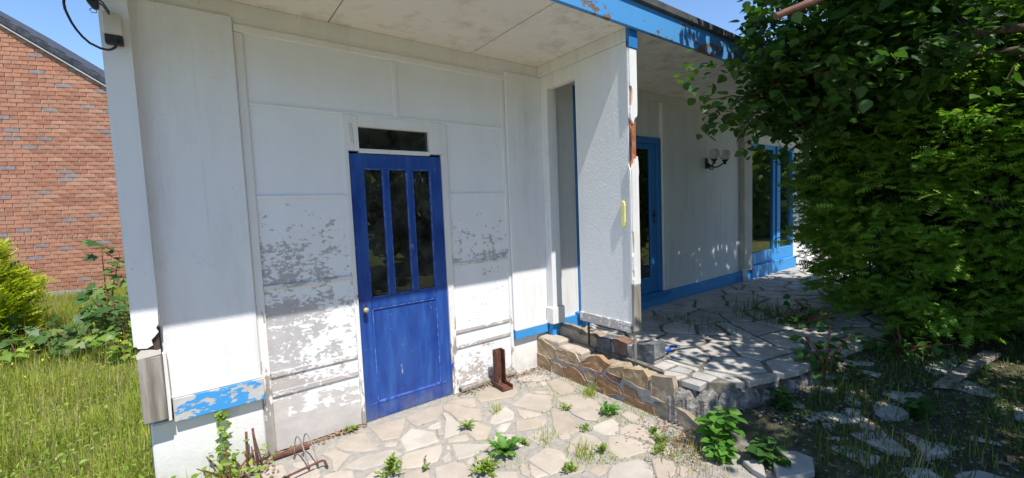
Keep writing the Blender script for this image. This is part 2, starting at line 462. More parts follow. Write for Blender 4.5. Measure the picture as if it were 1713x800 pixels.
# ------------------------------------------------------------------ mesh helpers
class MB:
    def __init__(self):
        self.v, self.f = [], []

    def add(self, vs, fs):
        o = len(self.v)
        self.v += [tuple(p) for p in vs]
        self.f += [tuple(i + o for i in f) for f in fs]
        return self

    def box(self, x0, x1, y0, y1, z0, z1):
        return self.add([(x0, y0, z0), (x1, y0, z0), (x1, y1, z0), (x0, y1, z0), (x0, y0, z1), (x1, y0, z1), (x1, y1, z1), (x0, y1, z1)],
                        [(0, 3, 2, 1), (4, 5, 6, 7), (0, 1, 5, 4), (1, 2, 6, 5), (2, 3, 7, 6), (3, 0, 4, 7)])

    def prism(self, poly, lo, hi, axis='z', inset=0.0, drop=0.0, jit=0.0):
        """extrude a 2-D polygon; the outer (hi) ring may be inset for a worn edge"""
        a = sum(poly[i][0] * poly[(i + 1) % len(poly)][1] - poly[(i + 1) % len(poly)][0] * poly[i][1] for i in range(len(poly)))
        if a < 0:
            poly = poly[::-1]
        n = len(poly)
        cx = sum(p[0] for p in poly) / n
        cy = sum(p[1] for p in poly) / n

        def P(a, b, c):
            return {'z': (a, b, c), 'y': (a, c, b), 'x': (c, a, b)}[axis]
        rings = [[P(a, b, lo) for a, b in poly]]
        if inset:
            rings.append([P(a, b, hi - drop) for a, b in poly])
            top = []
            for a, b in poly:
                d = math.hypot(a - cx, b - cy) + 1e-6
                k = max(0.5, 1 - inset / d)
                top.append(P(cx + (a - cx) * k, cy + (b - cy) * k, hi + random.uniform(-jit, jit)))
            rings.append(top)
        else:
            rings.append([P(a, b, hi) for a, b in poly])
        vs = [p for r in rings for p in r]
        fs = []
        for k in range(len(rings) - 1):
            for i in range(n):
                j = (i + 1) % n
                fs.append((k * n + i, k * n + j, (k + 1) * n + j, (k + 1) * n + i))
        if jit:
            c = len(vs)
            vs.append(P(cx, cy, hi + random.uniform(-jit, jit)))
            o = (len(rings) - 1) * n
            fs += [(o + i, o + (i + 1) % n, c) for i in range(n)]
        else:
            fs.append(tuple(range((len(rings) - 1) * n, len(rings) * n)))
        fs.append(tuple(reversed(range(n))))
        flip = (axis == 'y') != (hi < lo)
        if flip:
            fs = [tuple(reversed(f)) for f in fs]
        return self.add(vs, fs)

    def tube(self, pts, r, n=8, cap=True):
        pts = [Vector(p) for p in pts]
        rs = r if isinstance(r, (list, tuple)) else [r] * len(pts)
        vs, fs = [], []
        ref = None
        for i, p in enumerate(pts):
            d = (pts[min(i + 1, len(pts) - 1)] - pts[max(i - 1, 0)])
            d.normalize()
            if ref is None:
                ref = Vector((0, 0, 1)) if abs(d.z) < .9 else Vector((1, 0, 0))
            u = d.cross(ref)
            u.normalize()
            w = u.cross(d)
            ref = w
            for k in range(n):
                a = 2 * math.pi * k / n
                vs.append(p + u * (math.cos(a) * rs[i]) + w * (math.sin(a) * rs[i]))
        for i in range(len(pts) - 1):
            for k in range(n):
                j = (k + 1) % n
                fs.append((i * n + k, (i + 1) * n + k, (i + 1) * n + j, i * n + j))
        if cap:
            fs.append(tuple(range(n)))
            fs.append(tuple(reversed(range((len(pts) - 1) * n, len(pts) * n))))
        return self.add(vs, fs)

    def lathe(self, prof, c, n=16):
        vs, fs = [], []
        for r, z in prof:
            for k in range(n):
                a = 2 * math.pi * k / n
                vs.append((c[0] + r * math.cos(a), c[1] + r * math.sin(a), c[2] + z))
        for i in range(len(prof) - 1):
            for k in range(n):
                j = (k + 1) % n
                fs.append((i * n + k, i * n + j, (i + 1) * n + j, (i + 1) * n + k))
        return self.add(vs, fs)

    def build(self, name, mat, parent=None, bevel=0.0, smooth=False):
        me = bpy.data.meshes.new(name)
        me.from_pydata(self.v, [], self.f)
        if bevel:
            bm = bmesh.new()
            bm.from_mesh(me)
            bmesh.ops.recalc_face_normals(bm, faces=bm.faces[:])
            es = [e for e in bm.edges if len(e.link_faces) == 2 and e.calc_face_angle(0) > 0.5]
            bmesh.ops.bevel(bm, geom=es, offset=bevel, segments=1, affect='EDGES', profile=0.5)
            bm.to_mesh(me)
            bm.free()
        me.update()
        if smooth:
            me.polygons.foreach_set('use_smooth', [True] * len(me.polygons))
        return link(name, me, mat, parent)


def link(name, me, mat, parent=None):
    if mat is not None and not me.materials:
        me.materials.append(M[mat] if isinstance(mat, str) else mat)
    o = bpy.data.objects.new(name, me)
    col.objects.link(o)
    if parent is not None:
        o.parent = parent
    return o


def mesh_np(name, V, F, mat, parent=None, smooth=False):
    me = bpy.data.meshes.new(name)
    V = np.asarray(V, dtype=np.float32).reshape(-1, 3)
    F = np.asarray(F, dtype=np.int32)
    k = F.shape[1]
    me.vertices.add(len(V))
    me.vertices.foreach_set('co', V.ravel())
    me.loops.add(F.size)
    me.loops.foreach_set('vertex_index', F.ravel())
    me.polygons.add(len(F))
    me.polygons.foreach_set('loop_start', np.arange(0, F.size, k, dtype=np.int32))
    me.update(calc_edges=True)
    if smooth:
        me.polygons.foreach_set('use_smooth', np.ones(len(F), dtype=bool))
    me.validate()
    return link(name, me, mat, parent)


def thing(name, label, cat, loc=(0, 0, 0), rz=0.0, group=None):
    o = bpy.data.objects.new(name, None)
    col.objects.link(o)
    o.empty_display_size = 0.1
    o.location = loc
    o.rotation_euler = (0, 0, rz)
    return tag(o, label, cat, group)


def tag(o, label, cat, group=None, kind=None):
    o['label'] = label
    o['category'] = cat
    if group:
        o['group'] = group
    if kind:
        o['kind'] = kind
    return o


def struct(o):
    o['kind'] = 'structure'
    return o


def bx(name, mat, parent, x0, x1, y0, y1, z0, z1, bevel=0.0):
    return MB().box(x0, x1, y0, y1, z0, z1).build(name, mat, parent, bevel)


def frames(d, up=None, roll=None):
    """rotation matrices whose columns are (side, d, normal)"""
    d = d / (np.linalg.norm(d, axis=1, keepdims=True) + 1e-9)
    up = np.tile(np.array([[0, 0, 1.0]]), (len(d), 1)) if up is None else up
    s = np.cross(d, up)
    s /= (np.linalg.norm(s, axis=1, keepdims=True) + 1e-9)
    n = np.cross(s, d)
    if roll is not None:
        c, q = np.cos(roll)[:, None], np.sin(roll)[:, None]
        s, n = s * c + n * q, n * c - s * q
    return np.stack([s, d, n], axis=2)


def inst(tv, tf, pos, R, sc):
    V = np.einsum('nij,kj->nki', R, tv) * np.asarray(sc)[:, None, None] + pos[:, None, :]
    F = tf[None] + (np.arange(len(pos)) * len(tv))[:, None, None]
    return V.reshape(-1, 3), F.reshape(-1, tf.shape[1])


# leaf templates: y along the leaf, z its normal
T_HEART = (np.array([(0, 0, 0), (-.34, .14, .05), (-.46, .42, .08), (-.26, .78, .04), (0, 1.08, -.06), (.26, .78, .04), (.46, .42, .08), (.34, .14, .05), (0, .5, -.02)]),
           np.array([(8, 0, 1), (8, 1, 2), (8, 2, 3), (8, 3, 4), (8, 4, 5), (8, 5, 6), (8, 6, 7), (8, 7, 0)]))
T_OVAL = (np.array([(0, 0, 0), (-.24, .35, .05), (-.2, .7, .03), (0, 1, -.08), (.2, .7, .03), (.24, .35, .05), (0, .5, -.03)]),
          np.array([(6, 0, 1), (6, 1, 2), (6, 2, 3), (6, 3, 4), (6, 4, 5), (6, 5, 0)]))
_mp = [(0, 0), (-.22, .10), (-.52, .06), (-.38, .26), (-.70, .46), (-.34, .50), (-.26, .62), (-.16, .74), (0, 1.05), (.16, .74), (.26, .62), (.34, .50), (.70, .46), (.38, .26), (.52, .06), (.22, .10)]
T_MAPLE = (np.array([(a, b, .10 * abs(a) - .1 * b * b) for a, b in _mp] + [(0, .4, 0)]),
           np.array([(16, i, (i + 1) % 16) for i in range(16)]))


def make_frond(nseg=7, w=0.30, droop=0.25, taper=True):
    vs, fs = [], []
    for i in range(nseg + 1):
        y = i / nseg
        vs.append((0, y, -droop * y * y))
    for i in range(nseg):
        y = i / nseg
        ww = w * (0.55 + 1.3 * y - 1.7 * y * y) if taper else w
        for s in (-1, 1):
            k = len(vs)
            vs.append((s * ww, y + 0.16, -droop * y * y - .10 * ww + .03 * (i % 2)))
            fs.append((i, i + 1, k) if s < 0 else (i + 1, i, k))
    k = len(vs)
    return np.array(vs), np.array(fs)


T_FROND = make_frond(5, .36, .10)
T_THUJA = make_frond(5, .26, -.05)
# blade of grass: y lengthwise, bends over in z
T_BLADE = (np.array([(-.5, 0, 0), (.5, 0, 0), (-.42, .4, .03), (.42, .4, .03), (-.28, .75, .14), (.28, .75, .14), (0, 1.0, .32)]),
           np.array([(0, 1, 3), (0, 3, 2), (2, 3, 5), (2, 5, 4), (4, 5, 6)]))


def blades(pos, h, w, lean=0.35, seed=0):
    r = np.random.default_rng(seed)
    n = len(pos)
    a = r.uniform(0, 2 * np.pi, n)
    d = np.stack([np.cos(a) * lean * r.uniform(.1, 1.3, n), np.sin(a) * lean * r.uniform(.1, 1.3, n), np.ones(n)], 1)
    side = np.stack([-np.sin(a), np.cos(a), np.zeros(n)], 1)
    d /= np.linalg.norm(d, axis=1, keepdims=True)
    s = side
    nn = np.cross(s, d)
    tv, tf = T_BLADE
    h = np.asarray(h)
    w = np.asarray(w)
    V = pos[:, None, :] + s[:, None, :] * (tv[None, :, 0, None] * w[:, None, None]) + d[:, None, :] * (tv[None, :, 1, None] * h[:, None, None]) - nn[:, None, :] * (tv[None, :, 2, None] * h[:, None, None])
    F = tf[None] + (np.arange(n) * len(tv))[:, None, None]
    return V.reshape(-1, 3), F.reshape(-1, 3)


def cat(parts):
    Vs, Fs, o = [], [], 0
    for V, F in parts:
        Vs.append(V)
        Fs.append(F + o)
        o += len(V)
    return np.concatenate(Vs), np.concatenate(Fs)


def clip(poly, nx, ny, c):
    """keep the side nx*x + ny*y <= c"""
    out = []
    for i in range(len(poly)):
        a, b = poly[i], poly[(i + 1) % len(poly)]
        da, db = nx * a[0] + ny * a[1] - c, nx * b[0] + ny * b[1] - c
        if da <= 0:
            out.append(a)
        if (da < 0 < db) or (db < 0 < da):
            k = da / (da - db)
            out.append((a[0] + (b[0] - a[0]) * k, a[1] + (b[1] - a[1]) * k))
    return out


def crazy(seeds, halfplanes, gap, R=0.9):
    cells = []
    for i, (sx, sy) in enumerate(seeds):
        p = [(sx - R, sy - R), (sx + R, sy - R), (sx + R, sy + R), (sx - R, sy + R)]
        for j, (tx, ty) in enumerate(seeds):
            if i == j or abs(tx - sx) > 2 * R or abs(ty - sy) > 2 * R:
                continue
            nx, ny = tx - sx, ty - sy
            L = math.hypot(nx, ny)
            nx, ny = nx / L, ny / L
            p = clip(p, nx, ny, nx * (sx + tx) / 2 + ny * (sy + ty) / 2 - gap / 2)
            if len(p) < 3:
                break
        for nx, ny, c in halfplanes:
            if len(p) >= 3:
                p = clip(p, nx, ny, c)
        if len(p) >= 3:
            A = abs(sum(p[k][0] * p[(k + 1) % len(p)][1] - p[(k + 1) % len(p)][0] * p[k][1] for k in range(len(p)))) / 2
            if A > 0.008:
                cells.append(p)
    return cells


def rough_poly(p, amp, step=0.09):
    out = []
    for i in range(len(p)):
        a, b = p[i], p[(i + 1) % len(p)]
        L = math.hypot(b[0] - a[0], b[1] - a[1])
        n = max(1, min(5, int(L / step)))
        for k in range(n):
            t = k / n
            j = amp * (0.5 if k == 0 else 1)
            out.append((a[0] + (b[0] - a[0]) * t + random.uniform(-j, j), a[1] + (b[1] - a[1]) * t + random.uniform(-j, j)))
    return out


def sstep(x, a, b):
    t = np.clip((x - a) / (b - a), 0, 1)
    return t * t * (3 - 2 * t)


def ground_z(x, y):
    x = np.asarray(x, dtype=float)
    y = np.asarray(y, dtype=float)
    z = -0.07 + 0.40 * sstep(y, 1.2, 7.5) + 0.015 * np.sin(x * 2.1 + 1) * np.sin(y * 1.7)
    right = sstep(x, 2.68, 2.95) * sstep(y, -8, -4)
    zr = 0.02 + 0.10 * sstep(y, -3.0, -2.1) + 0.13 * sstep(x, 3.1, 4.6) + 0.012 * np.sin(x * 7.3) * np.sin(y * 6.1 + 2) + .010 * np.sin(x * 15 + y * 9)
    return z * (1 - right) + zr * right

FLAGS=[[(0.661,-0.190),(0.762,-0.115),(0.896,-0.123),(0.887,-0.414),(0.790,-0.377),(0.700,-0.281)],
[(0.568,-0.223),(0.653,-0.221),(0.725,-0.358),(0.654,-0.420),(0.596,-0.502),(0.576,-0.469),(0.601,-0.340)],
[(0.652,-0.469),(0.749,-0.432),(0.965,-0.482),(0.995,-0.573),(0.830,-0.605),(0.725,-0.581),(0.647,-0.498)],
[(0.934,-0.088),(1.022,-0.095),(1.192,-0.122),(1.187,-0.168),(1.050,-0.376),(0.937,-0.330)],
[(0.517,-0.481),(0.617,-0.504),(0.677,-0.547),(0.664,-0.652),(0.629,-0.709),(0.469,-0.574)],
[(0.710,-0.676),(0.805,-0.633),(0.833,-0.704),(0.790,-0.759),(0.743,-0.791),(0.677,-0.735)],
[(0.208,-0.218),(0.256,-0.146),(0.347,-0.174),(0.350,-0.292),(0.302,-0.344),(0.231,-0.357),(0.180,-0.314)],
[(0.390,-0.211),(0.457,-0.234),(0.533,-0.282),(0.505,-0.344),(0.440,-0.320),(0.395,-0.265)],
[(0.939,-0.372),(1.022,-0.424),(0.992,-0.457),(0.923,-0.416)],
[(0.361,-0.302),(0.426,-0.324),(0.517,-0.387),(0.505,-0.471),(0.441,-0.521),(0.349,-0.457)],
[(1.203,-0.123),(1.419,-0.086),(1.512,-0.126),(1.464,-0.227),(1.380,-0.307),(1.214,-0.314),(1.193,-0.216)],
[(1.256,-0.393),(1.295,-0.359),(1.387,-0.360),(1.343,-0.452),(1.293,-0.435)],
[(1.048,-0.390),(1.165,-0.314),(1.215,-0.374),(1.279,-0.464),(1.250,-0.604),(1.156,-0.589),(1.016,-0.568)],
[(0.903,-0.680),(0.935,-0.631),(1.008,-0.588),(1.132,-0.612),(1.241,-0.648),(1.207,-0.719),(1.135,-0.803),(1.043,-0.800),(0.923,-0.746)],
[(0.905,-0.777),(0.984,-0.798),(1.052,-0.832),(1.017,-0.952),(0.983,-0.999),(0.870,-0.903)],
[(1.311,-0.442),(1.342,-0.468),(1.314,-0.543),(1.276,-0.526)],
[(1.508,-0.151),(1.567,-0.117),(1.621,-0.187),(1.657,-0.325),(1.719,-0.390),(1.626,-0.567),(1.574,-0.503),(1.484,-0.442),(1.505,-0.291),(1.487,-0.214)],
[(1.582,-0.120),(1.662,-0.114),(1.785,-0.202),(1.726,-0.324),(1.670,-0.305),(1.635,-0.221)],
[(1.450,-0.261),(1.477,-0.256),(1.479,-0.325),(1.476,-0.471),(1.440,-0.560),(1.406,-0.605),(1.291,-0.592),(1.344,-0.493),(1.425,-0.353)],
[(1.498,-0.472),(1.537,-0.525),(1.590,-0.553),(1.622,-0.686),(1.514,-0.801),(1.447,-0.757),(1.455,-0.672)],
[(1.300,-0.622),(1.370,-0.629),(1.441,-0.659),(1.424,-0.723),(1.406,-0.729),(1.283,-0.660)],
[(1.291,-0.696),(1.405,-0.782),(1.501,-0.872),(1.485,-0.882),(1.328,-0.907),(1.224,-0.877)],
[(1.797,-0.212),(1.865,-0.132),(2.003,-0.108),(2.170,-0.234),(2.137,-0.354),(2.055,-0.398),(1.789,-0.294)],
[(1.654,-0.627),(1.703,-0.561),(1.786,-0.520),(1.902,-0.492),(1.891,-0.614),(1.828,-0.691),(1.682,-0.670)],
[(1.645,-0.723),(1.712,-0.696),(1.779,-0.729),(1.665,-0.806),(1.633,-0.762)],
[(1.695,-0.479),(1.737,-0.466),(1.745,-0.504),(1.686,-0.518)],
[(1.567,-0.797),(1.594,-0.787),(1.688,-0.863),(1.710,-1.004),(1.666,-1.027),(1.600,-1.022),(1.550,-0.973),(1.529,-0.908),(1.541,-0.845)],
[(1.810,-0.735),(2.026,-0.835),(1.991,-0.894),(1.910,-0.927),(1.729,-0.852)],
[(1.737,-0.963),(1.838,-0.950),(1.943,-0.974),(1.929,-1.015),(1.824,-1.080),(1.737,-1.112),(1.740,-1.049)],
[(1.164,-0.798),(1.250,-0.761),(1.204,-0.854),(1.152,-0.852)],
[(1.083,-0.864),(1.214,-0.884),(1.250,-0.936),(1.253,-1.020),(1.196,-1.105),(1.128,-1.101),(1.020,-1.009)],
[(1.339,-0.927),(1.446,-0.930),(1.416,-1.026),(1.331,-1.027),(1.291,-1.002)],
[(1.261,-0.935),(1.332,-0.910),(1.287,-0.988),(1.258,-1.004)],
[(1.253,-0.692),(1.281,-0.693),(1.257,-0.743),(1.238,-0.721)],
[(1.298,-1.136),(1.370,-1.150),(1.453,-1.221),(1.412,-1.289),(1.248,-1.203)],
[(1.491,-1.194),(1.536,-1.182),(1.512,-1.271),(1.472,-1.312),(1.453,-1.258)],
[(1.947,-0.508),(2.176,-0.409),(2.312,-0.602),(2.222,-0.668),(2.169,-0.747),(2.068,-0.777),(2.018,-0.673)],
[(1.928,-0.593),(2.003,-0.680),(2.044,-0.794),(1.881,-0.743),(1.886,-0.692)],
[(2.128,-0.772),(2.212,-0.826),(2.177,-0.931),(2.136,-1.092),(2.073,-1.136),(1.986,-1.125),(1.916,-1.063),(2.043,-0.886)],
[(2.294,-0.644),(2.510,-0.723),(2.530,-0.765),(2.496,-0.935),(2.435,-1.044),(2.262,-1.134),(2.208,-1.068),(2.207,-0.939),(2.270,-0.775)],
[(2.456,-0.372),(2.566,-0.348),(2.580,-0.511),(2.551,-0.639),(2.454,-0.672),(2.368,-0.619),(2.396,-0.498)],
[(2.281,-0.265),(2.373,-0.269),(2.358,-0.362),(2.257,-0.334)],
[(2.421,-0.313),(2.471,-0.331),(2.424,-0.396),(2.362,-0.430),(2.383,-0.358)],
[(2.276,-0.125),(2.390,-0.115),(2.538,-0.177),(2.577,-0.287),(2.484,-0.316),(2.324,-0.224)],
[(2.210,-0.428),(2.326,-0.472),(2.358,-0.562),(2.323,-0.578),(2.239,-0.478)],
[(1.577,-1.171),(1.667,-1.152),(1.763,-1.141),(1.809,-1.226),(1.774,-1.352),(1.744,-1.383),(1.673,-1.398),(1.584,-1.379),(1.576,-1.283)],
[(1.855,-1.201),(1.997,-1.175),(2.074,-1.164),(2.089,-1.227),(2.107,-1.271),(2.082,-1.345),(2.001,-1.366),(1.928,-1.390),(1.865,-1.335),(1.827,-1.254)],
[(2.229,-1.155),(2.383,-1.178),(2.352,-1.264),(2.241,-1.346),(2.170,-1.298),(2.160,-1.232),(2.163,-1.159)],
[(1.789,-1.497),(1.851,-1.480),(1.922,-1.530),(1.865,-1.572),(1.786,-1.572)],
[(1.855,-1.585),(1.918,-1.554),(1.991,-1.568),(2.077,-1.600),(2.124,-1.624),(2.073,-1.741),(1.979,-1.806),(1.871,-1.756),(1.761,-1.656)],
[(1.660,-1.419),(1.775,-1.387),(1.813,-1.441),(1.757,-1.480),(1.670,-1.458)],
[(1.898,-1.075),(1.990,-1.127),(1.962,-1.166),(1.900,-1.146)],
[(1.548,-1.214),(1.567,-1.286),(1.570,-1.373),(1.495,-1.349),(1.497,-1.300)],
[(2.468,-1.182),(2.553,-1.182),(2.545,-1.342),(2.524,-1.477),(2.491,-1.513),(2.433,-1.510),(2.481,-1.373),(2.434,-1.314)],
[(2.307,-1.303),(2.419,-1.318),(2.451,-1.380),(2.404,-1.530),(2.323,-1.592),(2.295,-1.435),(2.250,-1.350)],
[(2.121,-1.348),(2.173,-1.324),(2.244,-1.375),(2.276,-1.464),(2.301,-1.591),(2.249,-1.610),(2.152,-1.580),(2.021,-1.544),(2.050,-1.429)],
[(2.296,-1.624),(2.383,-1.586),(2.427,-1.624),(2.363,-1.723),(2.274,-1.698),(2.261,-1.661)],
[(2.157,-1.669),(2.206,-1.688),(2.240,-1.752),(2.229,-1.798),(2.136,-1.845),(2.048,-1.849),(2.009,-1.816),(2.087,-1.741)],
[(2.233,-1.801),(2.281,-1.810),(2.273,-1.879),(2.215,-1.902),(2.148,-1.885),(2.154,-1.840)]]
WSTONES=[(0,[(0.011,0.287),(-0.086,0.289),(-0.266,0.236),(-0.263,0.188),(-0.192,0.131),(-0.048,0.137),(0.018,0.156)]),
(0,[(0.020,0.125),(-0.106,0.128),(-0.169,0.096),(-0.178,0.001),(0.003,0.009),(0.025,0.023)]),
(0,[(-0.211,0.098),(-0.313,0.107),(-0.358,0.082),(-0.347,-0.015),(-0.267,-0.011),(-0.214,0.012)]),
(0,[(-0.279,0.234),(-0.412,0.263),(-0.524,0.259),(-0.582,0.199),(-0.569,0.177),(-0.446,0.161),(-0.329,0.158),(-0.291,0.195)]),
(1,[(-0.385,0.099),(-0.519,0.127),(-0.613,0.083),(-0.647,0.049),(-0.621,-0.021),(-0.500,-0.033),(-0.387,-0.013)]),
(1,[(-0.593,0.184),(-0.724,0.289),(-0.813,0.312),(-0.912,0.272),(-0.830,0.182),(-0.754,0.181)]),
(0,[(-0.644,0.136),(-0.730,0.148),(-0.768,0.112),(-0.750,0.064),(-0.671,0.065)]),
(3,[(-0.878,0.187),(-0.935,0.196),(-1.035,0.185),(-1.014,0.142),(-0.924,0.151)]),
(1,[(-0.808,0.158),(-0.882,0.138),(-1.003,0.110),(-1.041,0.066),(-0.877,0.003),(-0.793,0.043)]),
(0,[(-0.926,0.247),(-1.070,0.298),(-1.081,0.229),(-1.055,0.200),(-0.925,0.204)]),
(0,[(-1.076,0.274),(-1.262,0.317),(-1.295,0.282),(-1.293,0.183),(-1.213,0.177),(-1.080,0.208)]),
(2,[(-1.346,0.298),(-1.499,0.329),(-1.518,0.265),(-1.506,0.149),(-1.423,0.139),(-1.337,0.148)]),
(1,[(-1.079,0.144),(-1.176,0.134),(-1.216,0.071),(-1.151,0.064),(-1.077,0.070)]),
(1,[(-1.082,0.041),(-1.210,0.054),(-1.325,0.065),(-1.345,0.003),(-1.255,-0.011),(-1.100,-0.016)]),
(2,[(-1.358,0.096),(-1.486,0.132),(-1.604,0.110),(-1.716,0.044),(-1.697,0.009),(-1.564,0.001),(-1.473,-0.006),(-1.357,0.007)])]
KSTONES=[(2,[(0.032,0.378),(-0.163,0.387),(-0.376,0.373),(-0.410,0.248),(-0.198,0.246),(0.030,0.265)]),
(2,[(-0.389,0.366),(-0.538,0.389),(-0.597,0.366),(-0.569,0.249),(-0.435,0.254)]),
(4,[(-0.609,0.378),(-0.745,0.391),(-0.759,0.306),(-0.697,0.263),(-0.617,0.270)]),
(3,[(-0.774,0.400),(-0.926,0.401),(-0.937,0.304),(-0.813,0.283)]),
(4,[(-1.005,0.409),(-1.202,0.456),(-1.206,0.342),(-1.176,0.297),(-1.001,0.255)])]
SLABS=[(0.133,[(3.314,-1.879),(3.459,-1.926),(3.362,-2.099),(3.312,-2.110),(3.284,-2.048),(3.278,-1.947)]),
(0.117,[(2.674,-2.141),(2.790,-2.176),(2.928,-2.282),(2.703,-2.363),(2.491,-2.270),(2.541,-2.223)]),
(0.109,[(3.046,-2.224),(3.192,-2.381),(3.093,-2.380),(3.007,-2.332),(2.978,-2.266)]),
(0.124,[(2.525,-2.053),(2.582,-2.089),(2.591,-2.136),(2.460,-2.213),(2.477,-2.135)]),
(0.236,[(4.250,-2.028),(4.381,-2.153),(4.313,-2.262),(4.256,-2.263),(4.107,-2.069)]),
(0.214,[(4.197,-2.128),(4.146,-2.343),(4.073,-2.348),(4.095,-2.246)]),
(0.202,[(4.010,-2.096),(4.040,-2.175),(3.892,-2.208),(3.886,-2.131)]),
(0.070,[(3.395,-2.658),(3.547,-2.737),(3.560,-2.853),(3.361,-2.718)]),
(0.126,[(3.195,-1.772),(3.293,-1.819),(3.256,-1.908),(3.086,-1.870)]),
(0.146,[(3.495,-1.825),(3.546,-1.893),(3.486,-1.928),(3.446,-1.869)]),
(0.098,[(3.869,-2.798),(3.887,-2.875),(3.896,-2.942),(3.864,-2.884)]),
(0.102,[(3.212,-2.322),(3.226,-2.393),(3.110,-2.406),(3.039,-2.371)]),
(0.129,[(3.737,-2.461),(3.766,-2.557),(3.709,-2.558),(3.689,-2.489)]),
(0.080,[(3.795,-2.838),(3.810,-2.964),(3.741,-2.983),(3.704,-2.870)])]

# ================================================================== SETTING
xs = np.unique(np.concatenate([np.linspace(-150, -6, 14), np.arange(-6, 9, .125), np.linspace(9, 150, 14)]))
ys = np.unique(np.concatenate([np.linspace(-150, -7, 14), np.arange(-7, 9, .125), np.linspace(9, 150, 14)]))
gx, gy = np.meshgrid(xs, ys)
gz = ground_z(gx, gy)
nx_, ny_ = len(xs), len(ys)
idx = np.arange(nx_ * ny_).reshape(ny_, nx_)
quads = np.stack([idx[:-1, :-1], idx[:-1, 1:], idx[1:, 1:], idx[1:, :-1]], -1).reshape(-1, 4)
ground = struct(mesh_np('ground', np.stack([gx, gy, gz], -1).reshape(-1, 3), quads, 'ground', smooth=True))

# patio of crazy paving in front of the blue door
patio = struct(MB().prism(rough_poly([(0.12, 0.05), (0.16, -0.2), (0.10, -0.55), (-.6, -.62), (-2.4, -.7), (-2.4, -4.6), (2.60, -4.6), (2.62, -2.3), (2.72, -1.75), (2.72, 0.05)], .02, .2), -0.12, 0.0).build('patio', 'mortar_light'))  # left part, out of view, is added to bounce light onto the wall


def flagstone(poly, z, mats, parent, th=0.007, amp=0.006, tilt=0.016):
    p = rough_poly(poly, amp)
    o = MB().prism(p, z - 0.03, z + th + random.uniform(-.002, .003), 'z', 0.010, 0.005, 0.0018).build('flagstone', random.choice(mats), parent)
    ax, ay = random.uniform(-tilt, tilt), random.uniform(-tilt, tilt)
    cx = sum(q[0] for q in poly) / len(poly)
    cy = sum(q[1] for q in poly) / len(poly)
    for q in o.data.vertices:
        q.co.z += ax * (q.co.x - cx) + ay * (q.co.y - cy)
    return o


for p in FLAGS:
    flagstone(p, 0.0, FLAGM, patio)
# paving that runs on towards the viewer, below the picture's lower edge; widened leftwards to bounce light
seeds = [(x + random.uniform(-.12, .12), y + random.uniform(-.11, .11)) for x in np.arange(-2.3, 2.7, .38) for y in np.arange(-4.5, 0, .36)]
lx, ly = (-2.14 + .384), -(2.312 - .239)
ln = math.hypot(lx, ly)
lx, ly = lx / ln, ly / ln          # normal of the line through (.239,-.384) and (2.312,-2.14)
hp = [(-lx, -ly, -lx * .239 - ly * -.384 - .03), (-1, 0, 2.36), (0, 1, -.62), (1, 0, 2.58), (0, -1, 4.55)]
for p in crazy(seeds, hp, .045, .8):
    flagstone(p, 0.0, FLAGM, patio)

# raised terrace along the house
terr_edge = [(2.74, -1.50), (3.0, -1.80), (3.7, -2.0), (4.5, -2.12), (10.4, -2.35)]
tp = rough_poly([(2.92, 0.03), (2.80, -1.40)] + terr_edge + [(10.4, 0.03)], .012, .15)
terrace = struct(MB().prism(tp, -0.05, 0.287).build('terrace', 'mortar_dark'))
hps = [(0, 1, -0.035), (-1, 0, -3.0)]
for (a, b) in zip(terr_edge[:-1], terr_edge[1:]):
    ex, ey = b[0] - a[0], b[1] - a[1]
    L = math.hypot(ex, ey)
    nxx, nyy = ey / L, -ex / L
    hps.append((nxx, nyy, nxx * a[0] + nyy * a[1] + random.uniform(0.01, .05)))
seeds = [(x + random.uniform(-.15, .15), y + random.uniform(-.12, .12)) for x in np.arange(2.9, 10.4, .36) for y in np.arange(-2.3, .1, .31)]
seeds = [s for s in seeds if random.random() > .12]
for p in crazy(seeds, hps, .038, .8):
    flagstone(p, 0.287, FLAGT, terrace, .010, .009)
seeds = [(x + random.uniform(-.05, .05), y + random.uniform(-.04, .04)) for x in (2.78, 2.93) for y in (-1.28, -1.43, -1.58)]
for p in crazy(seeds, [(1, 0, 2.985), (-1, 0, -2.745), (0, -1, 1.66), (0, 1, -1.215)], .03, .4):
    flagstone(p, 0.287, FLAGT, terrace, .014, .009)
# crumbled concrete bed showing under the terrace's broken edge
for k in range(64):
    t = random.random() ** 1.5 * 3.999
    i = int(t)
    a, b = terr_edge[i], terr_edge[i + 1]
    u = t - i if i < 3 else (t - i) * .2
    x, y = a[0] + (b[0] - a[0]) * u, a[1] + (b[1] - a[1]) * u
    r = random.uniform(.05, .12)
    pl = [(x + r * random.uniform(.6, 1.2) * math.cos(q), y + r * .7 * random.uniform(.6, 1.2) * math.sin(q)) for q in np.arange(0, 6.28, .9)]
    MB().prism(pl, 0.02, random.uniform(.14, .255), 'z', .03, .05, .02).build('rubble', 'concrete_broken', terrace)

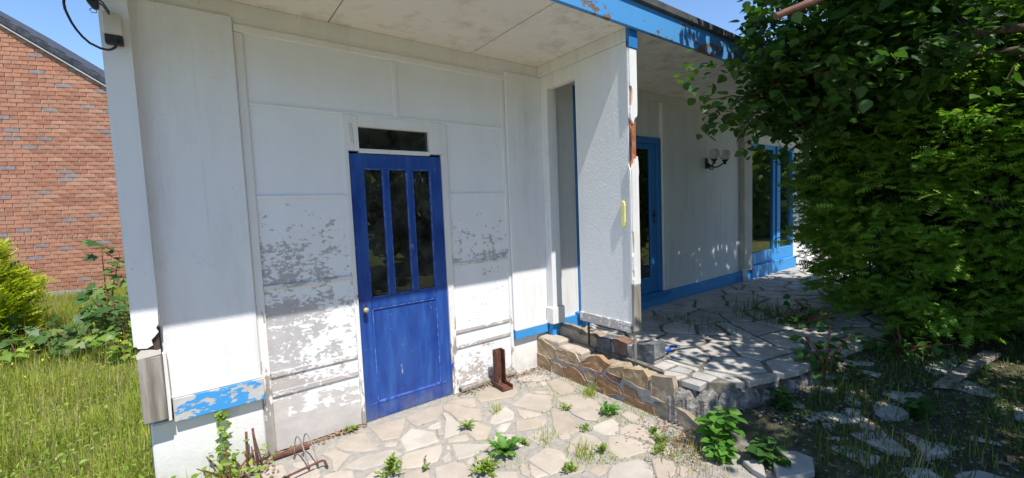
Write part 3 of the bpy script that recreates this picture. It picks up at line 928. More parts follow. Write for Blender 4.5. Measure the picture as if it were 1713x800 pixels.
# broken lower path at the foot of the terrace
path = struct(MB().prism(rough_poly([(2.66, -1.78), (2.62, -2.2), (2.9, -2.42), (3.4, -2.62), (3.9, -2.75), (4.2, -2.5), (3.9, -2.1), (3.1, -1.86)], .03, .12), -.05, .03).build('path', 'mortar_dark'))
for z, p in SLABS:
    if max(q[0] for q in p) < 3.0:
        z = .048
    flagstone(p, z - .012, FLAGT, path, .005, .014, .006)
seeds = [(x + random.uniform(-.1, .1), y + random.uniform(-.09, .09)) for x in np.arange(2.75, 4.7, .29) for y in np.arange(-3.0, -2.0, .25)]
for p in crazy(seeds, [], .06, .6):
    x, y = sum(q[0] for q in p) / len(p), sum(q[1] for q in p) / len(p)
    edge = -1.84 - .30 * (x - 3.0) if x < 3.7 else -2.1
    if random.random() < .52 and y < edge - .12 and not (x < 3.0 and y < -2.35):
        p = [(x + (q[0] - x) * .86, y + (q[1] - y) * .86) for q in p]
        flagstone(p, float(ground_z(x, y)) + .004, FLAGT, path, .006, .016, .02)
for k in range(10):
    x, y = random.uniform(2.7, 4.3), random.uniform(-2.75, -1.9)
    r = random.uniform(.03, .09)
    pl = [(x + r * random.uniform(.5, 1.3) * math.cos(q), y + r * .8 * random.uniform(.5, 1.3) * math.sin(q)) for q in np.arange(0, 6.28, 1.1)]
    flagstone(pl, float(ground_z(x, y)) + random.uniform(.0, .012), FLAGT, path, .008, .006)

# ================================================================== HOUSE
H = thing('bungalow', 'low white bungalow with blue door, blue trim and flaking paint', 'house')
YB = 0.05
PAN = [(.335, 1.302, 2.335, 2.762, 'peel_none'), (1.342, 2.328, 2.335, 2.762, 'peel_none'),
       (.335, .905, 1.742, 2.322, 'peel_none'), (.335, .905, 1.145, 1.722, 'peel_l3'), (.335, .905, .556, 1.118, 'peel_l4'),
       (.335, .905, .421, .528, 'peel_l5'), (.335, .905, .02, .394, 'peel_l6'),
       (1.745, 2.328, 1.742, 2.322, 'peel_none'), (1.745, 2.328, 1.145, 1.722, 'peel_r3'), (1.745, 2.328, .556, 1.118, 'peel_r4'),
       (1.745, 2.328, .421, .528, 'peel_none'), (1.745, 2.328, .05, .394, 'peel_r6')]
for x0, x1, z0, z1, m in PAN:
    bx('wall_panel', m, H, x0 - .004, x1 + .004, 0.0, YB, z0 - .008, z1 + .008)
bx('backing_board', 'wood_dark', H, .28, .94, .012, .06, 0, 2.84)
bx('backing_board', 'wood_dark', H, 1.686, 2.37, .012, .06, 0, 2.84)
bx('backing_board', 'wood_dark', H, .9404, 1.6856, .012, .06, 2.30, 2.84)
for x0, x1, z, h, m in [(.336, 2.327, 2.328, .016, 'batten_clean'), (.336, .904, 1.732, .018, 'batten_clean'), (1.746, 2.327, 1.732, .018, 'batten_clean'),
                        (.336, .904, 1.132, .030, 'batten_worn'), (1.746, 2.327, 1.132, .026, 'batten_worn'),
                        (.336, .904, .542, .034, 'batten_worn'), (1.746, 2.327, .542, .030, 'batten_worn'),
                        (.336, .904, .408, .034, 'batten_worn'), (1.746, 2.327, .408, .030, 'batten_worn')]:
    bx('batten', m, H, x0, x1, -.012, .012, z - h / 2, z + h / 2, .003)
bx('batten', 'batten_v', H, .283, .334, -.014, .02, -.02, 2.762, .003)
bx('batten', 'batten_v', H, 2.330, 2.362, -.014, .02, .02, 2.762, .003)
bx('batten', 'batten_clean', H, 1.304, 1.340, -.010, .02, 2.337, 2.762, .003)
bx('batten', 'wood_grey', H, 1.76, 2.36, -.045, .012, .012, .05, .008)
bx('cornice', 'trim', H, .285, 2.364, -.020, .02, 2.764, 2.812, .004)
bx('cornice', 'trim', H, -.30, 2.776, -.008, .06, 2.8475, 2.946)
bx('cornice', 'trim', H, .285, 2.364, -.006, .02, 2.8125, 2.847)
# stucco bays
bx('stucco_bay', 'stucco', H, -.205, .2815, -.032, .06, .560, 2.845, .006)
bx('stucco_bay', 'stucco', H, 2.3655, 2.80, -.032, .06, .432, 2.845, .006)
bx('stucco_ledge', 'trim', H, -.19, .2815, -.046, -.0325, .555, .572, .004)
bx('stucco_ledge', 'trim', H, 2.3655, 2.775, -.046, -.0325, .427, .452, .004)
bx('skirting_board', 'skirt_blue', H, -.178, .2885, -.050, .02, .412, .554, .004)
bx('skirting_board', 'skirt_blue_clean', H, 2.368, 2.775, -.045, .02, .345, .4265, .003)
bx('plinth', 'plinth', H, -.292, .2825, .0, .22, -.3, .4115, .01)
bx('plinth', 'plinth', H, 2.364, 2.90, .0, .22, -.1, .3445, .006)
bx('plinth', 'plinth', H, .2826, .93, .014, .22, -.1, .02)
bx('plinth', 'plinth', H, 1.69, 2.3638, .014, .22, -.1, .05)
bx('door_sill', 'mortar_wall', H, .93, 1.69, -.002, .22, -.1, .004)

# door casing and transom
for a in [(.906, .9375, 0.004, 2.062), (1.688, 1.744, 0.004, 2.062), (.906, 1.016, 2.0625, 2.3195), (1.588, 1.744, 2.0625, 2.3195)]:
    bx('door_casing', 'batten_v' if a[3] < 2.1 else 'trim', H, a[0], a[1], -.016, .06, a[2], a[3], .003)
TW = bx('transom_window', 'trim', H, 1.0165, 1.5875, -.012, .05, 2.242, 2.3195, .003)
bx('sill', 'trim', TW, 1.0165, 1.5875, -.012, .05, 2.0485, 2.080, .003)
bx('pane', 'glass_dark', TW, 1.017, 1.587, .026, .030, 2.0805, 2.2415)
vb = MB()
for k in range(9):
    for dx in (0, .014):
        x, z = .955 + dx + .0012 * k, 2.255 - k * .016 - (0.008 if dx else 0)
        vb.prism([(x + .0034 * math.cos(q), z + .0034 * math.sin(q)) for q in np.arange(0, 6.28, .8)], -.0155, -.0168, 'y')
vb.build('vent_holes', 'black_rubber', H)

# the blue front door
D = MB()
D.box(.9395, 1.040, 0.0, .042, .006, 2.0435).box(1.586, 1.6865, 0.0, .042, .006, 2.0435)
D.box(1.0402, 1.5858, .001, .041, 1.936, 2.0435).box(1.0402, 1.5858, .001, .041, .872, .953).box(1.0402, 1.5858, .001, .041, .006, .134)
FD = D.build('front_door', 'door_blue', H, .004)
bx('lower_panel', 'door_blue', FD, 1.0402, 1.5858, .014, .034, .1342, .8718)
for x0, x1 in ((1.188, 1.232), (1.384, 1.430)):
    bx('muntin', 'door_blue', FD, x0, x1, .003, .038, .9535, 1.9355, .004)
for x0, x1 in ((1.041, 1.1875), (1.2325, 1.3835), (1.4305, 1.5855)):
    bx('pane', 'glass_dark', FD, x0, x1, .020, .024, .954, 1.9355)
b = MB()
for x0, x1, z0, z1 in [(1.0405, 1.5855, .862, .8715), (1.0405, 1.048, .1345, .862), (1.578, 1.5855, .1345, .862), (1.0405, 1.5855, .1345, .142)]:
    b.box(x0, x1, .004, .0138, z0, z1)
b.build('bead', 'door_edge_worn', FD)
b = MB()
for x0, x1 in ((1.0405, 1.1878), (1.2322, 1.3838), (1.4302, 1.5856)):
    for a in [(x0, x0 + .006, .954, 1.935), (x1 - .006, x1, .954, 1.935), (x0, x1, .9535, .9605), (x0, x1, 1.928, 1.9355)]:
        b.box(a[0], a[1], .007, .0195, a[2], a[3])
b.build('glazing_bead', 'door_edge_worn', FD)
bx('kick_rail', 'door_edge_worn', FD, .985, 1.655, -.0035, .001, .131, .138)
hd = MB().box(.971, .984, -.004, .001, .82, .925).build('door_handle', 'rust_dark', FD, .003)
MB().tube([(.98, -.004, .880), (.98, -.026, .880), (.98, -.030, .880), (.98, -.052, .880), (.98, -.058, .880)], [.007, .007, .017, .019, .010], 12).build('knob', 'brass', hd, smooth=True)
bx('hinge', 'door_edge_worn', FD, 1.6872, 1.700, -.022, -.008, .22, .29, .003)

# structural walls behind the cladding, rooms and roof
for a in [(-.30, .935, 0.42, 2.95), (.9355, 1.6895, 2.25, 2.95), (1.69, 3.255, .3, 2.95), (3.2555, 4.785, 2.40, 2.95), (4.7855, 7.175, .25, 2.95),
          (7.1755, 8.96, .25, .60), (7.1755, 8.96, 2.50, 2.95), (8.9605, 10.4, .25, 2.95), (-.30, .935, -.1, .4195), (1.69, 3.255, -.1, .2995)]:
    bx('wall', 'interior', H, a[0], a[1], .061, .22, a[2], a[3])
bx('wall', 'stucco_shade', H, -.30, -.08, .221, 7, -.2, 2.95)
bx('wall', 'interior', H, -.079, 10.39, 6.8, 7, -.2, 2.95)
bx('wall', 'stucco_shade', H, 10.18, 10.4, .221, 6.79, -.2, 2.95)
bx('room_floor', 'interior', H, -.078, 10.17, .222, 6.79, -.2, .0)
bx('partition_wall', 'interior', H, 2.5, 2.6, .225, 6.78, .001, 2.94)
bx('roof_slab', 'roof_felt', H, -.47, 10.6, -1.10, -.201, 2.966, 3.16)
bx('roof_slab', 'roof_felt', H, -.318, 10.6, -.20, 7.1, 2.966, 3.16)
SX = [-.455, .86, 2.03, 3.2, 4.37, 5.54, 6.71, 7.88, 9.05, 10.58]
for a, c in zip(SX[:-1], SX[1:]):
    bx('soffit_panel', 'soffit', H, a + .004, c - .004, -1.108, -.001 if a > 0 else -.2, 2.948, 2.958)
bx('soffit_backing', 'wood_dark', H, -.31, 10.59, -1.105, .22, 2.9582, 2.9655)
bx('fascia_board', 'fascia_blue', H, -.475, 10.61, -1.140, -1.1085, 2.925, 3.122, .003)
bx('fascia_board', 'fascia_blue', H, -.475, -.4705, -1.108, -.2, 2.925, 3.122)
bx('soffit_panel', 'soffit', H, -.316, .856, -.1995, -.001, 2.948, 2.958)
bx('roof_edging', 'roof_edge', H, -.49, 10.62, -1.168, -1.09, 3.1225, 3.188, .008)

# corner post at the left end, plaster broken away over a hanging wooden end
CPO = MB().box(-.305, -.208, -.085, .06, .84, 2.946).build('corner_post', 'wood_dark', H)
pl = [(-.316, 2.944), (-.198, 2.944), (-.198, 1.15), (-.203, 1.02), (-.215, 1.0), (-.206, .975), (-.222, .955), (-.240, .935), (-.235, .905), (-.262, .892), (-.300, .898), (-.314, .93)]
MB().prism(pl, -.086, -.102, 'y').build('plaster', 'stucco', CPO)
MB().prism([(-.084, 2.944), (.05, 2.944), (.05, 1.0), (-.03, .99), (-.084, 1.05)], -.2075, -.197, 'x').build('plaster', 'stucco', CPO)
MB().prism([(-.100, 2.944), (.05, 2.944), (.05, .99), (-.05, .96), (-.10, .91)], -.3055, -.317, 'x').build('plaster', 'stucco', CPO)
MB().prism([(-.312, .86), (-.29, .885), (-.25, .88), (-.222, .868), (-.204, .872), (-.204, .845), (-.31, .835)], -.0855, -.098, 'y').build('plaster', 'box_cream', CPO)
bx('post_end', 'wood_grey', CPO, -.310, -.203, -.098, .055, .458, .8395, .006)
MB().prism([(-.2025, .84), (-.186, .84), (-.183, .60), (-.187, .44), (-.2025, .44)], .0, -.07, 'y').build('plaster', 'trim', CPO)

# stub pilaster where the wing wall meets the facade
ST = bx('pilaster', 'stucco', H, 2.782, 2.905, -.125, -.0325, .60, 2.8475, .006)
bx('pilaster_base', 'trim', ST, 2.762, 2.925, -.142, -.0326, .432, .5995, .008)
bx('pilaster_foot', 'skirt_blue_clean', ST, 2.785, 2.915, -.10, -.0328, .30, .4315)
# wing wall that carries the eave
WW = bx('wing_wall', 'stucco_pier', H, 2.778, 2.852, -1.072, -.506, .60, 2.846, .003)
bx('wing_beam', 'trim', WW, 2.768, 2.864, -1.0725, -.009, 2.8485, 2.9475, .004)
bx('lintel', 'trim', WW, 2.786, 2.85, -.5055, -.1255, 2.715, 2.8475, .004)
bx('base_board', 'wood_grey' if False else 'batten_worn', WW, 2.764, 2.7775, -1.066, -.500, .548, .630, .004)
bx('underside_board', 'wood_dark', WW, 2.7778, 2.852, -1.068, -.506, .575, .5995)
bx('brick_core', 'terracotta', WW, 2.781, 2.850, -1.086, -1.0725, .93, 2.79)
e1 = [(2.769, 2.787), (2.857, 2.787), (2.858, 2.36), (2.855, 2.285), (2.842, 2.268), (2.826, 2.262), (2.812, 2.235), (2.801, 2.215), (2.790, 2.235), (2.776, 2.252), (2.768, 2.29),
      (2.772, 2.345), (2.790, 2.352), (2.797, 2.40), (2.800, 2.47), (2.790, 2.505), (2.776, 2.50), (2.769, 2.53)]
e2 = [(2.775, 1.86), (2.790, 1.905), (2.800, 1.890), (2.815, 1.945), (2.835, 1.925), (2.850, 1.965), (2.858, 1.92), (2.862, 1.84), (2.856, 1.80), (2.858, .945), (2.776, .945), (2.770, .985), (2.781, 1.0), (2.782, 1.05), (2.770, 1.07),
      (2.769, 1.17), (2.783, 1.20), (2.788, 1.28), (2.782, 1.36), (2.769, 1.38)]
MB().prism(e1, -1.0865, -1.101, 'y').build('end_plaster', 'plinth', WW)
MB().prism(e2, -1.0865, -1.101, 'y').build('end_plaster', 'plinth', WW)
MB().prism([(-1.09, 2.846), (-1.0725, 2.846), (-1.0725, 2.29), (-1.085, 2.26)], 2.765, 2.7775, 'x').build('end_plaster', 'plinth', WW)
MB().prism([(-1.09, 1.85), (-1.0725, 1.90), (-1.0725, .95), (-1.09, .95)], 2.766, 2.7775, 'x').build('end_plaster', 'plinth', WW)
MB().prism([(2.774, 1.975), (2.779, 2.14), (2.786, 2.18), (2.792, 2.06), (2.787, 1.98), (2.781, 1.93)], -1.0865, -1.094, 'y').build('broken_plaster', 'wood_dark', WW)
bx('end_cap', 'frame_blue', WW, 2.765, 2.867, -1.1075, -1.073, 2.79, 2.946, .003)
bx('end_post', 'wood_grey', WW, 2.772, 2.858, -1.104, -1.0723, .560, .943, .006)
MB().tube([(2.812, -1.07, .30), (2.812, -1.07, .58)], .013, 8).build('support_stub', 'steel_wire', WW)
MB().tube([(2.812, -.56, .30), (2.812, -.56, .58)], .011, 8).build('support_stub', 'rust_dark', WW)

# entrance bay right of the wing wall
bx('stucco_bay', 'stucco_shade', H, 2.8005, 3.258, -.004, .06, .43, 2.846)
bx('skirting_board', 'skirt_blue_clean', H, 2.916, 3.27, -.03, .05, .29, .4295)
bx('cornice', 'trim', H, 2.777, 10.38, -.012, .06, 2.848, 2.9455)
bx('entrance_header', 'stucco_shade', H, 3.335, 4.78, .0, .06, 2.405, 2.846)
EF = MB().box(3.262, 3.334, -.02, .06, .42, 2.846).box(4.702, 4.784, -.02, .06, .42, 2.40).box(3.3342, 4.7018, -.018, .030, 2.322, 2.40).box(3.90, 3.955, -.018, .030, .46, 2.3218).build('entrance_frame', 'frame_blue', H, .004)
bx('threshold', 'frame_blue', EF, 3.20, 4.86, -.085, .058, .40, .458, .006)
bx('step_board', 'skirt_blue_clean', EF, 3.2705, 4.86, -.06, .058, .285, .3995, .004)
bx('pane', 'glass', EF, 3.335, 3.899, .024, .028, .47, 2.32)
ED = MB().box(3.957, 4.055, -.004, .04, .462, 2.318).box(4.572, 4.70, -.004, .04, .462, 2.318).box(4.0552, 4.5718, -.003, .039, 2.255, 2.318).box(4.0552, 4.5718, -.003, .039, .462, .66).build('entrance_door', 'frame_blue', H, .004)
bx('pane', 'glass', ED, 4.056, 4.5715, .016, .020, .6605, 2.2545)
eh = bx('door_handle', 'black_iron', ED, 4.625, 4.648, -.012, -.0042, 1.34, 1.50, .002)
MB().tube([(4.637, -.012, 1.44), (4.637, -.05, 1.44), (4.60, -.055, 1.438), (4.53, -.055, 1.435)], .009, 8).build('lever', 'black_iron', eh, smooth=True)
bx('door_jamb', 'trim', H, 4.7855, 4.915, -.045, .06, .46, 2.846, .005)
bx('stucco_bay', 'stucco_shade', H, 4.9155, 5.884, -.002, .06, .448, 2.846)
bx('stucco_bay', 'stucco_shade', H, 5.890, 6.90, -.002, .06, .448, 2.846)
bx('backing_board', 'wood_dark', H, 5.80, 5.95, .012, .0605, .448, 2.846)
bx('skirting_board', 'skirt_blue_clean', H, 4.8605, 6.91, -.022, .058, .287, .4475, .003)
PI2 = bx('pilaster', 'pilaster_grey', H, 6.90, 7.17, -.075, .06, .45, 2.846, .006)
bx('pilaster_foot', 'skirt_blue_clean', PI2, 6.92, 7.178, -.04, .055, .287, .4495)
MB().tube([(6.86, -.10, .30), (6.86, -.10, .50)], .035, 12).build('downpipe_stub', 'trim', PI2, smooth=True)
WF = MB().box(7.18, 7.202, -.02, .06, .70, 2.49).box(8.12, 8.205, -.005, .05, .70, 2.49).box(8.22, 8.35, -.03, .06, .62, 2.49).box(8.88, 8.955, -.02, .06, .70, 2.49).box(7.2022, 8.1198, -.018, .058, 2.42, 2.49).box(8.3502, 8.8798, -.018, .058, 2.42, 2.49).build('picture_window', 'skirt_blue_clean', H, .004)
bx('window_board', 'skirt_blue_clean', WF, 7.178, 8.955, -.022, .06, .50, .698, .004)
bx('window_board', 'skirt_blue_clean', WF, 7.178, 8.955, -.075, .06, .285, .498, .006)
for a, c in ((7.2025, 8.1195), (8.3505, 8.8795)):
    bx('pane', 'glass', WF, a, c, .022, .026, .70, 2.4195)
bx('window_header', 'stucco_shade', H, 7.1705, 8.956, -.002, .06, 2.4905, 2.846)
bx('stucco_bay', 'stucco', H, 8.957, 10.38, -.002, .06, .30, 2.846)


def curtain(x0, x1, z0, z1, y, label, step=.018):
    n = int((x1 - x0) / step)
    vs, fs = [], []
    for i in range(n + 1):
        x = x0 + (x1 - x0) * i / n
        yy = y + .011 * math.sin(i * 1.15) + .005 * math.sin(i * .37)
        vs += [(x, yy, z0), (x, yy, z1)]
    fs = [(2 * i, 2 * i + 2, 2 * i + 3, 2 * i + 1) for i in range(n)]
    o = MB().add(vs, fs).build('curtain', 'curtain', None, smooth=True)
    tag(o, label, 'curtain')


curtain(3.336, 4.70, .46, 2.32, .058, 'pale pleated curtain behind the glass of the entrance door')
curtain(7.204, 8.878, .70, 2.42, .085, 'pale striped curtain behind the glass of the picture window')

# ================================================================== STONE WALLS
SW = thing('stone_wall', 'low retaining wall of ochre stones in grey mortar beside the patio', 'wall', (2.7, -.85, 0))


def wpart(mb, name, mat, par, off, **k):
    mb.v = [(a - off[0], b - off[1], c - off[2]) for a, b, c in mb.v]
    return mb.build(name, mat, par, **k)


SO = (2.7, -.85, 0)


def grow(p, k):
    cx, cy = sum(q[0] for q in p) / len(p), sum(q[1] for q in p) / len(p)
    return [(cx + (q[0] - cx) * k, cy + (q[1] - cy) * k) for q in p]


wpart(MB().prism(rough_poly([(0.02, -.06), (.02, .275), (-.35, .262), (-.70, .235), (-1.10, .255), (-1.42, .235), (-1.52, .10), (-1.74, .03), (-1.76, -.06)], .006, .12), 2.664, 2.93, 'x'), 'mortar_bed', 'mortar_wall', SW, SO)
for k, p in WSTONES:
    wpart(MB().prism(rough_poly(grow(p, 1.09), .008, .045), 2.70, 2.656 + random.uniform(-.005, .003), 'x', .006, .005, .006), 'stone', STONEM[k], SW, SO)
for a, c, zt, k in [(.02, -.30, .315, 0), (-.31, -.60, .285, 0), (-.61, -.80, .262, 2), (-.82, -1.06, .275, 2), (-1.07, -1.30, .27, 0), (-1.31, -1.48, .262, 2)]:
    pl = rough_poly([(2.668, a), (2.80 + random.uniform(0, .05), a - .01), (2.80 + random.uniform(0, .05), c + .01), (2.668, c)], .012, .08)
    wpart(MB().prism(pl, .20, zt, 'z', .02, .012, .009), 'stone', STONEM[k] if k else 'flag_2', SW, SO)
SK = thing('stone_kerb', 'short upper course of grey and brown stones under the wing wall', 'kerb', (2.9, -.6, .26))
KO = (2.9, -.6, .26)
wpart(MB().prism(rough_poly([(0.03, .24), (.03, .335), (-.5, .345), (-.9, .38), (-1.19, .40), (-1.2, .24)], .006, .12), 2.886, 2.99, 'x'), 'mortar_bed', 'mortar_wall', SK, KO)
for k, p in KSTONES:
    wpart(MB().prism(rough_poly(grow(p, 1.05), .008, .045), 3.02, 2.877 + random.uniform(-.005, .003), 'x', .006, .005, .006), 'stone', STONEM[k], SK, KO)

# ================================================================== NEIGHBOUR
NX = (.951, -.309)
NP = (-1.864, 7.710, 0.0)
NB = thing('brick_house', 'red brick neighbouring house with dark tiled gable roof behind the lawn', 'house', NP, math.atan2(-.309, .951))


def verge(x):
    return 4.735 - .707 * x if x > -3.6 else 4.735 + .707 * 3.6 + .707 * (x + 3.6)


MB().prism([(-9.8, .2), (3.2, .2), (3.2, verge(3.2) - .08), (-3.6, verge(-3.6) - .08), (-9.8, verge(-9.8) - .08)], .015, 7, 'y').build('wall', 'brick_mortar', NB)
bx('plinth', 'mortar_wall', NB, -9.85, 3.25, -.02, .3, -.3, .445)
bl, bh, jt = .205, .0605, .0115
cx_ = np.array([CP[0] - NP[0], CP[1] - NP[1]])
cand = []
for r in range(90):
    z = .4505 + r * (bh + jt)
    soldier = (r == 13)
    x = -9.75 + (0 if r % 2 else (bl + jt) / 2)
    while x < 3.1:
        w = bl if not soldier else .0605
        if z < verge(x + w / 2) - .06:
            wx = NP[0] + NX[0] * (x + w / 2)
            wy = NP[1] + NX[1] * (x + w / 2)
            d = np.array([wx, wy, z]) - np.array(CP)
            dep = d @ np.array(CF)
            u = 856.5 + 709.4 * (d @ np.array(CR)) / dep
            v = 400 - 709.4 * (d @ np.array(CU)) / dep
            vis = (-10 < u < 178 + (v - 100) * .115) and v > 20
            cand.append((not vis, np.linalg.norm(d), x, z, w))
        x += w + jt
cand.sort()
bmesh_cache = {}
rest = {0: MB(), 1: MB(), 2: MB(), 3: MB()}
for i, (nv, d, x, z, w) in enumerate(cand):
    k = random.choices([0, 1, 2, 3], [4, 4, 3, .55])[0]
    pr_ = random.uniform(-.003, .002)
    lo_ = min(verge(x), verge(x + w)) - .05
    if z + bh > lo_:
        pl = clip([(x, z), (x + w, z), (x + w, z + bh), (x, z + bh)], .707 if x > -3.6 else -.707, 1, (4.735 if x > -3.6 else 4.735 + 7.2 * .707) - .05)
        if len(pl) > 2:
            if i < 300:
                MB().prism(pl, .05, pr_, 'y').build('brick', BRICKM[k], NB)
            else:
                rest[k].prism(pl, .05, pr_, 'y')
    elif i < 300:
        key = (k, w)
        if key not in bmesh_cache:
            o = MB().box(-w / 2, w / 2, 0, .05, 0, bh).build('brick', BRICKM[k], NB, .003)
            bmesh_cache[key] = o.data
        else:
            o = link('brick', bmesh_cache[key], None, NB)
        o.location = (x + w / 2, pr_, z)
    else:
        rest[k].box(x, x + w, pr_, .05, z, z + bh)
for k in rest:
    o = rest[k].build('bricks', BRICKM[k], NB)
    o['kind'] = 'stuff'
# roof: verge tiles down the slope and roof planes
ang = math.atan(.707)
ex = math.cos(ang)
for s, x0, x1 in ((1, -3.6, 3.6), (-1, -10.2, -3.6)):
    a0, a1 = (x0, verge(x0)), (x1, verge(x1))
    MB().prism([(a0[0], a0[1] + .02), (a1[0], a1[1] + .02), (a1[0], a1[1] - .03), (a0[0], a0[1] - .03)], -.04, 7.1, 'y').build('roof', 'tile_slate', NB)
    MB().prism([(a0[0], a0[1] - .031), (a1[0], a1[1] - .031), (a1[0], a1[1] - .062), (a0[0], a0[1] - .062)], -.055, -.02, 'y').build('bargeboard', 'bargeboard', NB)
L = .30
for i in range(30):
    xa = -3.55 + i * .232
    if xa > 3.4:
        break
    xb = xa + .262
    o = MB().prism([(xa, verge(xa) + .072), (xb, verge(xb) + .110), (xb, verge(xb) - .02), (xa, verge(xa) - .02)], -.075, .22, 'y').build('verge_tile', 'tile_slate', NB, .008)

# ================================================================== THINGS ON AND AROUND THE HOUSE
LA = thing('wall_lamp', 'black iron wall lamp with two ribbed glass globes on curled arms', 'lamp', (5.90, 0, 2.12))
MB().box(-.032, .032, -.022, -.003, -.075, .075).build('backplate', 'black_iron', LA, .006)
for gx_, gy_ in ((-.148, -.20), (.148, -.20)):
    pts = []
    for t in np.linspace(0, 1, 15):
        a = math.pi * (.10 + 1.0 * t)
        q = (1 - math.cos(a)) / 2
        pts.append((gx_ * t * 1.0, -.02 + (gy_ + .02) * t, .02 - .075 * math.sin(math.pi * t) - .01 * (1 - t)))
    arm = MB().tube(pts, .0095, 8).build('arm', 'black_iron', LA, smooth=True)
    MB().lathe([(.004, -.03), (.02, -.02), (.014, 0), (.03, .015), (.045, .028), (.046, .036), (.0, .036)], (gx_, gy_, .0), 16).build('cup', 'black_iron', arm, smooth=True)
    g = [(.075 * math.sin(a) * (1 + .015 * math.cos(9 * a)), -.075 * math.cos(a)) for a in np.linspace(.45, math.pi - .02, 22)]
    MB().lathe(g, (gx_, gy_, .103), 24).build('globe', 'globe', LA, smooth=True)
MB().tube([(0, -.02, -.03), (0, -.06, -.085), (0, -.10, -.09), (0, -.11, -.05), (0, -.085, -.035)], .008, 8).build('scroll', 'black_iron', LA, smooth=True)

JB = thing('junction_box', 'cream electrical junction box with open underside on the corner post', 'electrical box', (-.262, -.103, 2.54))
MB().box(-.040, .038, -.055, -.001, .045, .155).build('cover', 'box_cream', JB, .006)
MB().box(-.036, .036, -.045, -.001, .0, .0445).build('dark_opening', 'black_rubber', JB, .004)  # black block stands for the shade inside the open underside
CA = MB().tube([(-.246, -.14, 2.565), (-.250, -.165, 2.535), (-.257, -.17, 2.514), (-.272, -.17, 2.500), (-.288, -.17, 2.494), (-.315, -.17, 2.497), (-.353, -.17, 2.516), (-.377, -.17, 2.542), (-.396, -.17, 2.572), (-.411, -.17, 2.604), (-.422, -.17, 2.638), (-.429, -.17, 2.665), (-.431, -.17, 2.693), (-.425, -.175, 2.738), (-.40, -.19, 2.80), (-.36, -.22, 2.83), (-.335, -.25, 2.79)], .0058, 8)
CA = CA.build('cable', 'black_rubber', smooth=True)
tag(CA, 'loose black cable looping against the sky into the junction box', 'cable')
CL = thing('cable_clamp', 'black overhead cable clamp with wires at the top corner of the house', 'cable clamp', (-.32, -.25, 2.67))
MB().prism([(-.032, .075), (-.028, .045), (-.018, .02), (.000, -.006), (.016, -.008), (.024, .004), (.026, .03), (.022, .09)], -.02, .02, 'y').build('body', 'black_rubber', CL, .004)
MB().tube([(.0, 0, -.004), (-.012, 0, -.016), (-.004, 0, -.028), (.012, 0, -.026), (.014, 0, -.008)], .0022, 6).build('wire_loop', 'steel_wire', CL)
for dz in (0, .016):
    MB().tube([(.018, .005, .035 + dz), (.035, .04, .030 + dz), (.050, .09, .012 + dz), (.060, .140, -.002 + dz)], .0038, 6).build('wire', 'black_rubber', CL)
MB().tube([(-.02, 0, .06), (-.3, -1.0, .35), (-1.5, -6, 1.6), (-3, -12, 3.2)], .008, 6).build('service_cable', 'black_rubber', CL)

YF = MB().prism([(-.008, -.10), (-.02, -.06), (-.022, .07), (-.012, .105), (.012, .11), (.020, .08), (.018, -.08), (.008, -.11)], 0, -.018, 'x').build('foam_strip', 'yellow_foam', None, .004)
YF.location = (2.7775, -1.014, 1.51)
tag(YF, 'yellow foam strip stuck on the wing wall near its edge', 'foam strip')

# rusty steel foot: upright channel on a short channel base
RS = thing('steel_upright', 'rusty brown steel upright on a channel foot standing by the wall', 'steel post', (2.085, -.15, .014), math.radians(-4))
b = MB().box(-.042, .046, .030, .037, .03, .33).box(-.042, -.035, -.035, .0298, .03, .33).box(.039, .046, -.035, .0298, .03, .33)
b.build('upright', 'rust', RS, .0015)
b = MB().box(-.052, .058, -.130, .060, .0, .009).box(-.052, -.043, -.130, .060, .0092, .042).box(.049, .058, -.130, .060, .0092, .042)
b.build('foot', 'rust', RS, .0015)

# wire bicycle stand
BR = thing('bicycle_stand', 'wire bicycle stand with thin hoops on a rusty bar by the plinth', 'bicycle stand', (.44, -.36, .012))
MB().tube([(-.24, -.10, .0), (-.13, -.075, .035), (-.10, -.07, .042), (.095, -.035, .042), (.108, -.04, .036), (.118, -.065, .0)], .0075, 8).build('bar', 'rust', BR, smooth=True)
for hx in (-.012, .040):
    P = []
    for t in np.linspace(0, 1, 19):
        a = math.pi * t
        P.append((hx - .018 + .045 * t + .004, .215 - .03 - .225 * t * t * .9 - .02 * t, .012 + .17 * math.sin(a) ** .7 * (1 - .22 * t)))
    P = [(hx - .02, .21, .0)] + P + [(hx + .032, -.045, .03)]
    MB().tube(P, .0042, 6).build('hoop', 'steel_wire', BR, smooth=True)
MB().tube([(hx_, hy_, hz_) for hx_, hy_, hz_ in [(-.15, -.09, .0), (-.145, -.09, .045), (-.125, -.088, .058), (-.105, -.085, .045), (-.10, -.084, .03)]], .005, 6).build('hoop', 'rust_dark', BR, smooth=True)
for x, y, lx_, top, lab in [(.155, -.10, .012, .30, 'rusty thin rod leaning upright by the plinth, left of the pair'), (.215, -.10, -.012, .31, 'rusty forked rod leaning upright by the plinth, right of the pair')]:
    R_ = thing('steel_rod', lab, 'metal rod', (x, y, -.06))
    MB().tube([(0, -.02, 0), (lx_ * .5, .01, .16), (lx_, .03, top)], .0075, 7).build('rod', 'rust', R_, smooth=True)
    if top > .3:
        MB().tube([(.035, -.05, 0), (.012, .0, .14), (lx_ + .004, .028, top - .05)], .005, 7).build('prong', 'rust_dark', R_, smooth=True)
AB = MB().box(.30, .52, -.105, -.070, .014, .034).build('angle_iron', 'rust', None, .003)
tag(AB, 'rusty angle iron lying along the foot of the wall', 'metal bar')
BP = MB().tube([(3.02, -1.16, .33), (3.10, -1.13, .335), (3.17, -1.15, .333), (3.25, -1.11, .334), (3.30, -1.14, .33)], .012, 6).build('plastic_strip', 'blue_plastic')
